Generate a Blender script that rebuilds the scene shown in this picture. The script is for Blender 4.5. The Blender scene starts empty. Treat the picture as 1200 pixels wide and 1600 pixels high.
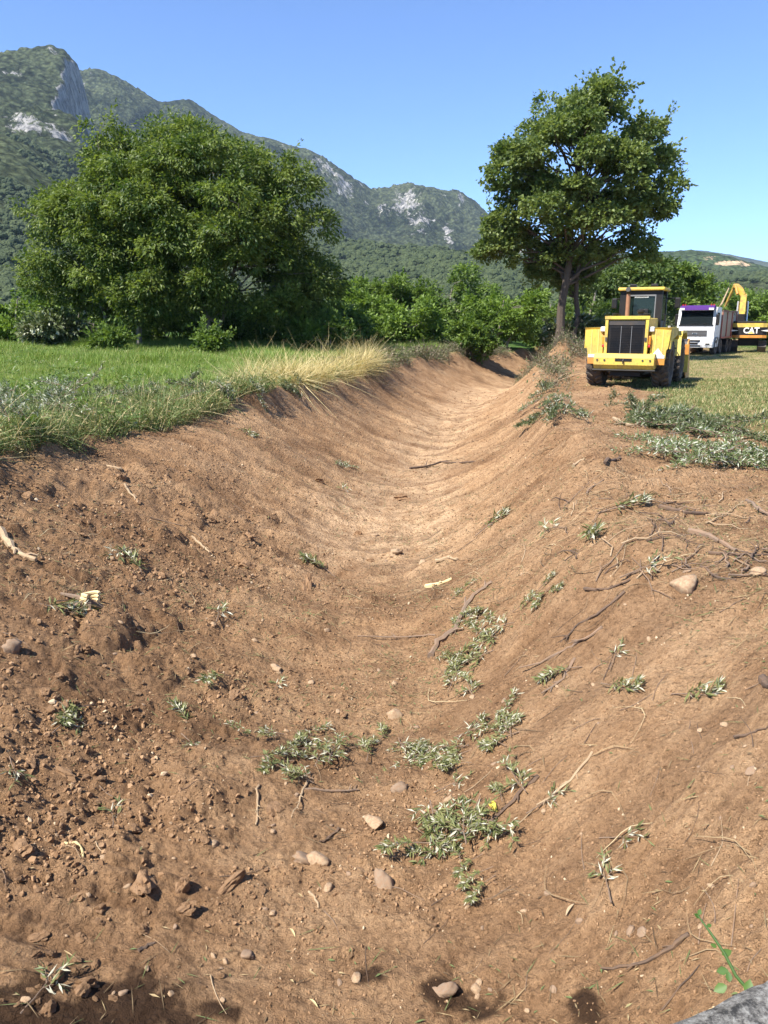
import bpy, bmesh, math, random
import numpy as np
from mathutils import Vector, Matrix, Euler

R = math.radians
SC = bpy.context.scene
COL = SC.collection
random.seed(7)
RNG = np.random.default_rng(7)

# ------------------------------------------------------------------ camera, sky, sun, exposure
CAM_H = 2.05
PITCH = R(13.7)
FPX = 1202.0                       # focal length in pixels of the 1200 x 1600 photograph
cam_d = bpy.data.cameras.new('camera')
cam_d.sensor_fit = 'VERTICAL'
cam_d.sensor_height = 32.0
cam_d.lens = FPX / 1600.0 * 32.0
cam_d.clip_start = 0.05
cam_d.clip_end = 20000
cam = bpy.data.objects.new('camera', cam_d)
cam.location = (0, 0, CAM_H)
cam.rotation_euler = (R(90) - PITCH, 0, 0)
COL.objects.link(cam)
SC.camera = cam

SUN_DIR = Vector((-0.70, -0.50, 1.12)).normalized()      # towards the sun
SUN_EL = math.asin(SUN_DIR.z)
SUN_AZ = math.atan2(SUN_DIR.x, SUN_DIR.y)
w = bpy.data.worlds.new('World')
SC.world = w
w.use_nodes = True
nt = w.node_tree
sky = nt.nodes.new('ShaderNodeTexSky')
sky.sky_type = 'NISHITA'
sky.sun_disc = False
sky.sun_elevation = SUN_EL
sky.sun_rotation = SUN_AZ
sky.altitude = 4000
sky.air_density = 1.0
sky.dust_density = 0.0
sky.ozone_density = 8.0
bg = nt.nodes['Background']
bg.inputs['Strength'].default_value = 0.132
nt.links.new(sky.outputs['Color'], bg.inputs['Color'])

sun_d = bpy.data.lights.new('sun', 'SUN')
sun_d.energy = 5.0
sun_d.angle = R(0.53)
sun_d.color = (1.0, 0.95, 0.87)
sun = bpy.data.objects.new('sun', sun_d)
sun.rotation_euler = SUN_DIR.to_track_quat('Z', 'Y').to_euler()
sun.location = (-30, -20, 40)
COL.objects.link(sun)

vs = SC.view_settings
vs.view_transform = 'Standard'
vs.look = 'None'
vs.exposure = 1.18
vs.gamma = 1.0
vs.use_curve_mapping = False
SC.cycles.max_bounces = 8
SC.cycles.transparent_max_bounces = 8
SC.cycles.volume_bounces = 0

# ------------------------------------------------------------------ numpy noise
def _hash(ix, iy, seed):
    with np.errstate(over='ignore'):
        h = (ix.astype(np.int64) * 374761393 + iy.astype(np.int64) * 668265263 + seed * 1442695041) & 0xffffffff
        h = ((h ^ (h >> 13)) * 1274126177) & 0xffffffff
        h = ((h ^ (h >> 16)) * 2246822519) & 0xffffffff
        h = h ^ (h >> 15)
    return (h & 0xffffff) / float(0x1000000)

def vnoise(x, y, seed=0):
    x = np.asarray(x, float); y = np.asarray(y, float)
    ix = np.floor(x).astype(np.int64); iy = np.floor(y).astype(np.int64)
    fx = x - ix; fy = y - iy
    fx = fx * fx * fx * (fx * (fx * 6 - 15) + 10); fy = fy * fy * fy * (fy * (fy * 6 - 15) + 10)
    a = _hash(ix, iy, seed); b = _hash(ix + 1, iy, seed)
    c = _hash(ix, iy + 1, seed); d = _hash(ix + 1, iy + 1, seed)
    return (a + (b - a) * fx) * (1 - fy) + (c + (d - c) * fx) * fy

def fbm(x, y, octv=4, seed=0, gain=0.5):
    s = 0.0; amp = 1.0; tot = 0.0
    ca, sa = math.cos(0.6), math.sin(0.6)
    x = np.asarray(x, float); y = np.asarray(y, float)
    for o in range(octv):
        s = s + amp * vnoise(x, y, seed + o * 17)
        tot += amp; amp *= gain
        x, y = (x * ca - y * sa) * 2.03 + 11.3, (x * sa + y * ca) * 2.03 - 4.7
    return s / tot

def domes(x, y, cell, seed, prob=0.6, flat=0.6):
    """rounded lumps: height of a half-buried ball in some of the cells, about 0..cell/3"""
    x = np.asarray(x, float) / cell; y = np.asarray(y, float) / cell
    ix = np.floor(x).astype(np.int64); iy = np.floor(y).astype(np.int64)
    out = np.zeros_like(x)
    for dx in (-1, 0, 1):
        for dy in (-1, 0, 1):
            cx = ix + dx; cy = iy + dy
            px = cx + _hash(cx, cy, seed); py = cy + _hash(cx, cy, seed + 5)
            rr = 0.22 + 0.33 * _hash(cx, cy, seed + 9)
            on = _hash(cx, cy, seed + 13) < prob
            el = 0.6 + 0.8 * _hash(cx, cy, seed + 21)
            d2 = ((x - px) * el) ** 2 + ((y - py) / el) ** 2
            h = np.sqrt(np.maximum(0, 1 - d2 / (rr * rr))) * rr * flat
            out = np.maximum(out, np.where(on, h, 0))
    return out * cell

def sstep(a, b, x):
    t = np.clip((np.asarray(x, float) - a) / (b - a), 0, 1)
    return t * t * (3 - 2 * t)

# ------------------------------------------------------------------ the ground's shape
_yy = np.linspace(-30, 200, 2301)
def _curve(pts):
    p = np.array(pts, float)
    v = np.interp(_yy, p[:, 0], p[:, 1])
    k = np.exp(-0.5 * (np.arange(-40, 41) / 16.0) ** 2); k /= k.sum()
    v = np.convolve(np.pad(v, 40, mode='edge'), k, mode='valid')
    return lambda y: np.interp(y, _yy, v)

C_ = _curve([(-30, 0.3), (0, 0.25), (5, 0.1), (10, -0.1), (15, 0.35), (23, 1.5), (30, 2.7), (38, 4.5), (44, 6.8), (52, 11.0), (60, 16), (75, 24), (100, 44)])
WL_ = _curve([(-30, 5.6), (5, 5.6), (10.7, 5.2), (19, 4.3), (24, 3.6), (30, 3.5), (40, 4.2), (60, 4.6), (100, 4.6)])
WR_ = _curve([(-30, 2.7), (3, 2.6), (6, 2.6), (9, 2.55), (13, 2.85), (18, 3.1), (24, 3.3), (34, 3.2), (44, 3.6), (60, 4.0), (100, 4)])
D_ = _curve([(-30, 1.5), (2, 1.5), (5, 1.6), (10, 1.65), (24, 1.6), (40, 1.6), (55, 1.5), (80, 1.2), (100, 0.8)])

def ditch(x, y):
    u = np.asarray(x, float) - C_(y)
    t = np.where(u < 0, -u / WL_(y), u / WR_(y))
    return u, t

def masks(x, y):
    """0..1 masks on the ground: grass, pale (dry, compacted), rough, streak field"""
    x = np.asarray(x, float); y = np.asarray(y, float)
    u, t = ditch(x, y)
    left = u < 0
    n = fbm(x * 0.45, y * 0.45, 4, 3) - 0.5
    n2 = fbm(x * 1.7, y * 1.7, 3, 31) - 0.5
    gl = sstep(1.02, 1.14, t + n * 0.24 + n2 * 0.10)
    gr = sstep(1.75, 2.5, t + n * 1.5 + n2 * 0.5) * sstep(10, 20, y + n * 8 + (x - 5) * 0.6)
    grass = np.where(left, gl, gr)
    v = y - np.where(left, -0.10, 0.5 * sstep(14, 5, y)) * u
    st = 0.62 * fbm(v * 2.6 + n2 * 0.3, u * 0.16, 4, 77, 0.6) + 0.38 * fbm(v * 11 + n2 * 0.8, u * 0.5, 3, 177, 0.65)
    rough = np.where(left, sstep(18, 9, y + 2 * n) * sstep(0.12, 0.4, t + n * 0.5), sstep(0.9, 1.5, t + n) * 0.3)
    rough = np.maximum(rough, sstep(-0.4, -2.2, x + 1.6 * n) * sstep(8.0, 5.0, y) * 0.9)
    rough = np.maximum(rough, 0.35 * sstep(0.5, 0.2, t) * sstep(14, 10, y))
    pale = sstep(0.55, 0.12, t + n * 0.4) * sstep(8.5, 13, y + n * 3) * sstep(60, 40, y)
    rough = rough * sstep(3.3, 4.2, y)
    return grass, pale, np.clip(rough, 0, 1), st, u, t

def height(x, y, detail=True):
    x = np.asarray(x, float); y = np.asarray(y, float)
    u, t = ditch(x, y)
    left = u < 0
    D = D_(y)
    f = np.clip((t - 0.10) / 0.90, 0, 3)
    g = np.where(left, 0.42 * f + 0.58 * f * f, 0.5 * f + 0.5 * f * f)
    fc = np.clip(f, 0, 1); sm = np.where(f > 1, f, fc * fc * (3 - 2 * fc) * 0.8 + 0.2 * fc)
    lump_l = fbm(x * 0.35, y * 0.35, 3, 43)
    g = np.where(left, g + (sm - g) * 0.85 * sstep(21, 16, y + 3 * (lump_l - 0.5)), g + (sm - g) * 0.25 * sstep(14, 9, y))
    zb = D * (g - 1)
    field = 0.10 * (fbm(x * 0.11, y * 0.11, 3, 5) - 0.5) + np.where(left, 0.12 + 0.55 * sstep(15, 60, y) * sstep(2, 14, -u), 0.0)
    far = sstep(70, 160, y)
    k = np.where(left, 0.10, 0.17 + 0.10 * sstep(16, 9, y))
    d = np.clip((field - zb) / k, -40, 40)
    z = field - k * np.log1p(np.exp(d))
    z = z * (1 - far)
    # spoil lips pushed up along both crests
    lumpy = fbm(x * 0.5, y * 0.5, 3, 41)
    z = z + np.where(left, 0.30, 0.34) * np.exp(-((t - 1.05) / 0.16) ** 2) * sstep(0.35, 0.75, lumpy) * sstep(90, 60, y) * (1 - 0.5 * sstep(14, 5, y))
    z = z + 1.15 * np.exp(-((x - 9.4) / 2.0) ** 2 - ((y - 41.5) / 2.2) ** 2)           # brush and soil heap before the plane tree
    z = z + 0.20 * np.exp(-((x - 2.2) / 0.8) ** 2 - ((y - 7.4) / 0.7) ** 2) - 0.16 * np.exp(-((x - 2.6) / 0.7) ** 2 - ((y - 5.6) / 0.8) ** 2)            # slumped lobe on the right bank
    z = z + 0.22 * np.exp(-((x - 3.6) / 1.4) ** 2 - ((y - 13) / 2.5) ** 2)
    z = z - 0.20 * np.exp(-((x + 0.8) / 0.5) ** 2 - ((y - 11.3) / 0.35) ** 2)
    if not detail:
        return z
    grass, pale, rough, st, u, t = masks(x, y)
    dirt = 1 - grass
    nearf = sstep(75, 45, y)
    sh = np.where(left, -0.10, 0.5 * sstep(14, 5, y))
    vv = (y - sh * u) / 1.35 + 0.9 * fbm(x * 0.25, y * 0.25, 2, 171)
    saw = (vv - np.floor(vv)); saw = np.where(saw > 0.88, (1 - saw) / 0.12, saw / 0.88)
    z = z + dirt * nearf * 0.11 * (saw - 0.5) * sstep(0.22, 0.45, t) * sstep(1.1, 0.95, t) * sstep(7, 12, y) * (0.4 + 1.2 * fbm(x * .4, y * .4, 2, 173))
    z = z + dirt * nearf * (fbm(x * 0.9, y * 0.9, 4, 51) - 0.5) * 0.24
    z = z + dirt * nearf * (st - 0.5) * (0.35 + 1.1 * sstep(0.38, 0.62, fbm(x * 0.55, y * 0.55, 3, 57))) * ((0.12 + 0.12 * sstep(6, 14, y)) * sstep(0.16, 0.4, t) + 0.06) * (1 - 0.45 * rough)
    fine = sstep(48, 14, y) * dirt
    z = z + fine * ((fbm(x * 5, y * 5, 3, 61) - 0.5) * 0.055 + (fbm(x * 19, y * 19, 3, 67) - 0.5) * 0.026 * (0.5 + rough))
    z = z + fine * rough * (domes(x, y, 0.62, 71, 0.45, 0.55) * 0.75 + domes(x + .3, y, 0.27, 81, 0.55, 0.7) * 0.6)
    z = z + fine * (0.35 + 0.65 * rough) * domes(x, y + .1, 0.11, 91, 0.4, 0.6)
    z = z + (1 - dirt) * (fbm(x * 1.3, y * 1.3, 3, 63) - 0.5) * 0.10 * nearf
    return z

def H(x, y):
    return float(height(np.array([x]), np.array([y]))[0])

def Hn(x, y, e=0.12):
    hx = (height(np.array([x + e, x - e]), np.array([y, y]), False)); hy = (height(np.array([x, x]), np.array([y + e, y - e]), False))
    return Vector((-(hx[0] - hx[1]) / (2 * e), -(hy[0] - hy[1]) / (2 * e), 1)).normalized()

CP, SP = math.cos(PITCH), math.sin(PITCH)
def ray(px, py):
    a = (px - 600) / FPX; b = (800 - py) / FPX
    return np.array([a, CP + b * SP, -SP + b * CP])

def at(px, py):
    """point where a photo pixel's line of sight meets the ground"""
    d = ray(px, py)
    s = np.geomspace(1.5, 400, 1500)
    P = d[None, :] * s[:, None] + np.array([0, 0, CAM_H])
    below = P[:, 2] < height(P[:, 0], P[:, 1], False)
    i = int(np.argmax(below)) if below.any() else len(s) - 1
    x, y = P[i, 0], P[i, 1]
    return Vector((x, y, H(x, y)))

def at_y(px, py, Y):
    d = ray(px, py); s = Y / d[1]
    return Vector((d[0] * s, Y, CAM_H + d[2] * s))

# ------------------------------------------------------------------ materials
def mat(name):
    m = bpy.data.materials.new(name); m.use_nodes = True
    n = m.node_tree.nodes; b = n['Principled BSDF']
    return m, n, m.node_tree.links, b

def nd(n, typ, **kw):
    o = n.new(typ)
    for k, v in kw.items():
        setattr(o, k, v)
    return o

def ramp(n, l, src, stops):
    r = n.new('ShaderNodeValToRGB')
    e = r.color_ramp.elements
    while len(e) < len(stops): e.new(0.5)
    for el, (p, c) in zip(e, stops):
        el.position = p; el.color = (*c, 1)
    l.new(src, r.inputs[0])
    return r.outputs[0]

def noise(n, l, vec, scale, detail=4, rough=0.55, typ='FBM'):
    t = n.new('ShaderNodeTexNoise'); t.inputs['Scale'].default_value = scale
    t.inputs['Detail'].default_value = detail; t.inputs['Roughness'].default_value = rough
    if vec is not None: l.new(vec, t.inputs['Vector'])
    return t.outputs['Fac']

def mixc(n, l, fac, a, b, blend='MIX'):
    m = n.new('ShaderNodeMix'); m.data_type = 'RGBA'; m.blend_type = blend
    for s, v in ((m.inputs[0], fac), (m.inputs[6], a), (m.inputs[7], b)):
        if isinstance(v, (int, float)): s.default_value = v
        elif isinstance(v, tuple): s.default_value = (*v, 1)
        else: l.new(v, s)
    return m.outputs[2]

def mth(n, l, op, a, b=None, c=None):
    m = n.new('ShaderNodeMath'); m.operation = op
    for i, v in enumerate((a, b, c)):
        if v is None: continue
        if isinstance(v, (int, float)): m.inputs[i].default_value = v
        else: l.new(v, m.inputs[i])
    return m.outputs[0]

def attr(n, name, typ='GEOMETRY'):
    a = n.new('ShaderNodeAttribute'); a.attribute_name = name; a.attribute_type = typ
    return a

def bump(n, l, h, strength, dist, normal=None):
    b = n.new('ShaderNodeBump'); b.inputs['Strength'].default_value = strength; b.inputs['Distance'].default_value = dist
    l.new(h, b.inputs['Height'])
    if normal is not None: l.new(normal, b.inputs['Normal'])
    return b.outputs[0]

M = {}
def simple(name, col, rough=0.6, metal=0.0, var=0.12, scale=6.0, bmp=0.0, dirt=None, dirt_amt=0.0, spec=0.5, grime=None):
    m, n, l, b = mat(name)
    tc = n.new('ShaderNodeTexCoord').outputs['Object']
    f = noise(n, l, tc, scale, 6, 0.6)
    c = mixc(n, l, f, tuple(max(0, v * (1 - var)) for v in col), tuple(min(1, v * (1 + var)) for v in col))
    if dirt is not None:
        g = noise(n, l, tc, scale * 0.45, 8, 0.7)
        g2 = ramp(n, l, g, [(0.5 - 0.2 * dirt_amt, (0, 0, 0)), (0.62, (dirt_amt,) * 3)])
        c = mixc(n, l, g2, c, dirt)
    if grime is not None:
        g = noise(n, l, tc, scale * 3.5, 8, 0.8)
        c = mixc(n, l, ramp(n, l, g, [(0.52, (0, 0, 0)), (0.66, (0.75,) * 3)]), c, grime)
    l.new(c, b.inputs['Base Color'])
    b.inputs['Roughness'].default_value = rough; b.inputs['Metallic'].default_value = metal
    b.inputs['Specular IOR Level'].default_value = spec
    if bmp:
        l.new(bump(n, l, noise(n, l, tc, scale * 4, 6), bmp, 0.02), b.inputs['Normal'])
    M[name] = m
    return m

def leafmat(name, dark, light, alt=None, alt_amt=0.0, trans=0.35, rough=0.5, inst=False, yellow=None):
    """leaf colour varies from leaf to leaf with the face attribute tint"""
    m, n, l, b = mat(name)
    t = attr(n, 'tint').outputs['Fac']
    if inst:
        t = mth(n, l, 'FRACT', mth(n, l, 'ADD', t, attr(n, 'rnd', 'INSTANCER').outputs['Fac']))
    c = mixc(n, l, t, dark, light)
    if alt is not None:
        c = mixc(n, l, ramp(n, l, t, [(1 - alt_amt - 0.01, (0, 0, 0)), (1 - alt_amt + 0.01, (1, 1, 1))]), c, alt)
    l.new(c, b.inputs['Base Color'])
    b.inputs['Roughness'].default_value = rough
    b.inputs['Specular IOR Level'].default_value = 0.35
    tr = n.new('ShaderNodeBsdfTranslucent')
    l.new(mixc(n, l, 1.0, c, (1.0, 1.0, 0.55), 'MULTIPLY'), tr.inputs['Color'])
    mx = n.new('ShaderNodeMixShader'); mx.inputs[0].default_value = trans
    l.new(b.outputs[0], mx.inputs[1]); l.new(tr.outputs[0], mx.inputs[2])
    l.new(mx.outputs[0], n['Material Output'].inputs['Surface'])
    M[name] = m
    return m

# ---- the bare soil and the fields, one material steered by ground masks
def ground_material():
    m, n, l, b = mat('ground_soil_and_grass')
    pos = n.new('ShaderNodeNewGeometry').outputs['Position']
    A = lambda k: attr(n, k).outputs['Fac']
    big = noise(n, l, pos, 0.55, 5, 0.6)
    mid = noise(n, l, pos, 3.1, 6, 0.65)
    fine = noise(n, l, pos, 26, 6, 0.7)
    grit = noise(n, l, pos, 120, 3, 0.6)
    soil = ramp(n, l, mth(n, l, 'MULTIPLY_ADD', mid, 0.55, mth(n, l, 'MULTIPLY', big, 0.5)),
                [(0.30, (0.195, 0.108, 0.054)), (0.50, (0.330, 0.203, 0.110)), (0.72, (0.445, 0.295, 0.170))])
    soil = mixc(n, l, mth(n, l, 'MULTIPLY', A('rough'), 0.55), soil, (0.230, 0.132, 0.068))
    soil = mixc(n, l, mth(n, l, 'MULTIPLY', A('pale'), ramp(n, l, mid, [(0.32, (0.05,) * 3), (0.58, (0.85,) * 3)])), soil, (0.52, 0.36, 0.22))
    stf = ramp(n, l, A('streak'), [(0.36, (0, 0, 0)), (0.47, (0.5,) * 3), (0.62, (1, 1, 1))])
    soil = mixc(n, l, 0.6, soil, mixc(n, l, stf, (0.62, 0.55, 0.50), (1.25, 1.22, 1.16)), 'MULTIPLY')
    soil = mixc(n, l, 0.8, soil, ramp(n, l, fine, [(0.29, (0.50, 0.46, 0.43)), (0.5, (1.0, 1.0, 1.0)), (0.72, (1.28, 1.28, 1.28))]), 'MULTIPLY')
    soil = mixc(n, l, 0.7, soil, ramp(n, l, grit, [(0.3, (0.66,) * 3), (0.5, (1.0,) * 3), (0.72, (1.32,) * 3)]), 'MULTIPLY')
    # small pale grit and dry crumbs
    vo = n.new('ShaderNodeTexVoronoi'); vo.inputs['Scale'].default_value = 34; l.new(pos, vo.inputs['Vector'])
    sp = ramp(n, l, vo.outputs['Distance'], [(0.10, (1, 1, 1)), (0.17, (0, 0, 0))])
    pick = ramp(n, l, vo.outputs['Color'], [(0.80, (0, 0, 0)), (0.84, (1, 1, 1))])
    soil = mixc(n, l, mth(n, l, 'MULTIPLY', mth(n, l, 'MULTIPLY', sp, pick), 0.7), soil, (0.50, 0.38, 0.25))
    wet = A('wet')
    wetf = mth(n, l, 'MULTIPLY', wet, ramp(n, l, mid, [(0.3, (0.85,) * 3), (0.5, (1,) * 3)]))
    soil = mixc(n, l, wetf, soil, (0.055, 0.030, 0.016))
    # stubble and straw on the mown strip, green under the tall grass
    g1 = noise(n, l, pos, 1.1, 6, 0.65)
    g2 = noise(n, l, pos, 14, 5, 0.7)
    hay = ramp(n, l, mth(n, l, 'MULTIPLY_ADD', g1, 0.6, mth(n, l, 'MULTIPLY', g2, 0.45)),
               [(0.40, (0.13, 0.150, 0.042)), (0.50, (0.25, 0.205, 0.085)), (0.60, (0.38, 0.27, 0.140))])
    green = ramp(n, l, g2, [(0.3, (0.030, 0.065, 0.012)), (0.6, (0.075, 0.14, 0.03))])
    gc = mixc(n, l, A('mown'), green, hay)
    col = mixc(n, l, A('grass'), soil, gc)
    l.new(col, b.inputs['Base Color'])
    b.inputs['Roughness'].default_value = 0.95
    b.inputs['Specular IOR Level'].default_value = 0.15
    hh = mth(n, l, 'ADD', mth(n, l, 'MULTIPLY', fine, 0.7), mth(n, l, 'MULTIPLY', grit, 0.3))
    nb = bump(n, l, hh, 1.0, 0.075)
    vo2 = n.new('ShaderNodeTexVoronoi'); vo2.inputs['Scale'].default_value = 19; l.new(pos, vo2.inputs['Vector'])
    crumbs = ramp(n, l, vo2.outputs['Distance'], [(0.0, (1, 1, 1)), (0.5, (0, 0, 0))])
    nb = bump(n, l, crumbs, 0.7, 0.03, nb)
    l.new(nb, b.inputs['Normal'])
    M['ground'] = m
ground_material()

def forestmat(name, dark, light, rockc=(0.42, 0.40, 0.37), rockd=(0.20, 0.20, 0.20), s=0.05):
    m, n, l, b = mat(name)
    pos = n.new('ShaderNodeNewGeometry').outputs['Position']
    vo = n.new('ShaderNodeTexVoronoi'); vo.inputs['Scale'].default_value = s * 2.0; l.new(pos, vo.inputs['Vector'])
    f = noise(n, l, pos, s, 7, 0.72)
    big = noise(n, l, pos, s * 0.09, 4, 0.6)
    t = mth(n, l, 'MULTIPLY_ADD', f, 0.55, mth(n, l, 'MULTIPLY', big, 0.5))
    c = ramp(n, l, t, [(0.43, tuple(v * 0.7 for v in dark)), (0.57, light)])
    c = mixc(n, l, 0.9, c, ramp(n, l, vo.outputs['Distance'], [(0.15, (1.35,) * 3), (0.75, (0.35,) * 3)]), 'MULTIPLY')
    rv = attr(n, 'rock').outputs['Fac']
    mp = n.new('ShaderNodeMapping'); mp.inputs['Scale'].default_value = (1, 1, 0.35); l.new(pos, mp.inputs['Vector'])
    rn = noise(n, l, mp.outputs[0], s * 0.9, 9, 0.8)
    rk = ramp(n, l, mth(n, l, 'MULTIPLY_ADD', rv, 0.34, rn), [(0.755, (0, 0, 0)), (0.79, (1, 1, 1))])
    rc = ramp(n, l, noise(n, l, mp.outputs[0], s * 1.6, 8, 0.75), [(0.38, rockd), (0.6, rockc)])
    c = mixc(n, l, rk, c, rc)
    l.new(c, b.inputs['Base Color'])
    b.inputs['Roughness'].default_value = 1.0; b.inputs['Specular IOR Level'].default_value = 0.0
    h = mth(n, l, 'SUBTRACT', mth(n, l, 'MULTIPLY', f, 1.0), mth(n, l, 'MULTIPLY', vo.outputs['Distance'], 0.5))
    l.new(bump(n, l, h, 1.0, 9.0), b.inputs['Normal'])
    M[name] = m

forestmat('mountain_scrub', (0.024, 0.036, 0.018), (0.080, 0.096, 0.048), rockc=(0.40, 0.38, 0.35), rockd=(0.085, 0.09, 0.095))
forestmat('foothill_scrub', (0.022, 0.050, 0.012), (0.065, 0.110, 0.030), s=0.09)
simple('yellow_paint', (0.72, 0.52, 0.075), 0.62, 0, 0.12, 3.5, 0.08, (0.40, 0.27, 0.10), 0.7, spec=0.25, grime=(0.20, 0.125, 0.06))
simple('yellow_faded', (0.80, 0.63, 0.17), 0.5, 0, 0.10, 2.5, 0.05, (0.35, 0.25, 0.12), 0.5)
simple('boom_paint', (0.62, 0.42, 0.06), 0.7, 0, 0.25, 5, 0.1, (0.24, 0.15, 0.06), 0.95, spec=0.2)
leafmat('herb_green', (0.050, 0.100, 0.018), (0.150, 0.230, 0.055), (0.34, 0.36, 0.20), 0.08, 0.35, 0.55, inst=True)
simple('orange_paint', (0.68, 0.27, 0.03), 0.5, 0, 0.15, 4, 0.05, (0.32, 0.14, 0.05), 0.6)
simple('reflector_white', (0.75, 0.73, 0.66), 0.4, 0, 0.05, 5)
simple('black_metal', (0.014, 0.014, 0.015), 0.5, 0, 0.3, 5, 0.05, (0.04, 0.03, 0.022), 0.4, spec=0.2)
simple('dark_steel', (0.05, 0.047, 0.045), 0.55, 0.3, 0.3, 5, 0.1, (0.12, 0.085, 0.055), 0.6)
simple('rubber', (0.032, 0.029, 0.027), 0.85, 0, 0.2, 5, 0.1, (0.16, 0.11, 0.07), 0.75)
simple('rim_grey', (0.30, 0.29, 0.27), 0.55, 0, 0.15, 6, 0, (0.16, 0.11, 0.07), 0.6)
simple('rust_pipe', (0.27, 0.13, 0.07), 0.8, 0, 0.35, 7, 0.1)
simple('white_paint', (0.72, 0.71, 0.68), 0.5, 0, 0.04, 2, 0, (0.50, 0.43, 0.34), 0.4, grime=(0.35, 0.28, 0.21))
simple('purple_visor', (0.075, 0.028, 0.16), 0.8, 0, 0.15, 6, spec=0.1)
simple('red_paint', (0.36, 0.055, 0.035), 0.5, 0, 0.2, 4, 0, (0.25, 0.15, 0.10), 0.6)
simple('rusty_red', (0.17, 0.055, 0.04), 0.7, 0, 0.3, 4, 0.1, (0.20, 0.13, 0.08), 0.7)
simple('tipper_grey', (0.30, 0.26, 0.20), 0.7, 0, 0.25, 3, 0.1, (0.30, 0.22, 0.14), 0.7)
simple('lamp_orange', (0.75, 0.24, 0.02), 0.3)
simple('lamp_red', (0.45, 0.02, 0.02), 0.3)
simple('lamp_clear', (0.70, 0.68, 0.62), 0.25)
simple('seat_pale', (0.55, 0.54, 0.42), 0.8)
simple('hydraulic_chrome', (0.55, 0.53, 0.50), 0.25, 0.8)
simple('grille_grey', (0.15, 0.15, 0.15), 0.55, 0, 0.2)
simple('bark_dark', (0.075, 0.055, 0.040), 0.95, 0, 0.45, 9, 0.5)
simple('bark_grey', (0.19, 0.165, 0.135), 0.95, 0, 0.35, 9, 0.5)
simple('stick_grey', (0.17, 0.125, 0.09), 0.9, 0, 0.4, 14, 0.4, (0.25, 0.15, 0.085), 0.7)
simple('stick_dark', (0.085, 0.058, 0.042), 0.9, 0, 0.4, 14, 0.4, (0.20, 0.115, 0.06), 0.5)
simple('stick_pale', (0.38, 0.28, 0.17), 0.9, 0, 0.3, 14, 0.3, (0.25, 0.15, 0.08), 0.5)
simple('straw', (0.50, 0.39, 0.19), 0.9, 0, 0.25, 14)
simple('wood_fresh', (0.62, 0.47, 0.24), 0.85, 0, 0.2, 18, 0.2)
simple('yellow_leaf_blade', (0.66, 0.50, 0.07), 0.7, 0, 0.15, 12)
simple('stone_pale', (0.40, 0.30, 0.185), 0.9, 0, 0.3, 9, 0.3, (0.27, 0.155, 0.085), 0.9)
simple('stone_grey', (0.25, 0.185, 0.125), 0.9, 0, 0.3, 9, 0.3, (0.25, 0.145, 0.08), 0.8)
simple('soil_clod', (0.250, 0.145, 0.074), 0.98, 0, 0.35, 3, 0.8, (0.33, 0.21, 0.125), 0.7, spec=0.1)
def concrete_material():
    m, n, l, b = mat('concrete')
    tc = n.new('ShaderNodeTexCoord').outputs['Object']
    a = noise(n, l, tc, 38, 8, 0.8); c = noise(n, l, tc, 9, 5, 0.7)
    t = mth(n, l, 'MULTIPLY_ADD', c, 0.35, mth(n, l, 'MULTIPLY', a, 0.75))
    l.new(ramp(n, l, t, [(0.46, (0.045, 0.042, 0.036)), (0.53, (0.20, 0.185, 0.16)), (0.60, (0.42, 0.40, 0.35)), (0.68, (0.62, 0.60, 0.55))]), b.inputs['Base Color'])
    b.inputs['Roughness'].default_value = 0.95
    l.new(bump(n, l, a, 1.0, 0.03), b.inputs['Normal'])
    M['concrete'] = m
concrete_material()
leafmat('leaf_walnut', (0.040, 0.082, 0.013), (0.205, 0.260, 0.052), trans=0.46)
leafmat('leaf_plane', (0.062, 0.105, 0.024), (0.230, 0.285, 0.085), trans=0.46)
leafmat('leaf_shrub', (0.055, 0.108, 0.017), (0.185, 0.265, 0.050), trans=0.45)
leafmat('leaf_shrub_bright', (0.085, 0.150, 0.022), (0.220, 0.320, 0.058), trans=0.48)
leafmat('leaf_far', (0.042, 0.082, 0.016), (0.150, 0.205, 0.052), trans=0.4)
leafmat('leaf_willow', (0.095, 0.125, 0.042), (0.31, 0.30, 0.120), (0.54, 0.52, 0.40), 0.26, 0.25, 0.45)
leafmat('leaf_silver', (0.080, 0.12, 0.036), (0.21, 0.25, 0.10), (0.54, 0.54, 0.42), 0.24, 0.2, 0.45)
leafmat('leaf_wilted', (0.055, 0.085, 0.026), (0.15, 0.175, 0.07), (0.38, 0.39, 0.28), 0.14, 0.2, 0.6)
leafmat('leaf_bramble', (0.06, 0.13, 0.025), (0.13, 0.22, 0.05), trans=0.35)
leafmat('grass_green', (0.120, 0.205, 0.024), (0.290, 0.400, 0.085), (0.46, 0.44, 0.18), 0.12, 0.35, 0.55, inst=True)
leafmat('grass_dry', (0.46, 0.36, 0.15), (0.74, 0.62, 0.33), (0.16, 0.19, 0.05), 0.10, 0.3, 0.7, inst=True)
leafmat('weed_green', (0.080, 0.130, 0.030), (0.23, 0.27, 0.09), (0.50, 0.41, 0.21), 0.26, 0.25, 0.6, inst=True)
leafmat('brush_grey', (0.12, 0.095, 0.060), (0.30, 0.26, 0.17), (0.09, 0.12, 0.04), 0.30, 0.15, 0.8, inst=True)
leafmat('stalk', (0.07, 0.045, 0.026), (0.36, 0.26, 0.14), (0.44, 0.35, 0.20), 0.12, 0.1, 0.85, inst=True)
leafmat('litter', (0.08, 0.05, 0.028), (0.50, 0.38, 0.20), (0.13, 0.16, 0.06), 0.28, 0.1, 0.85, inst=True)
leafmat('crumb', (0.17, 0.094, 0.046), (0.34, 0.21, 0.113), (0.48, 0.37, 0.24), 0.03, 0.0, 0.98, inst=True)
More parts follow.
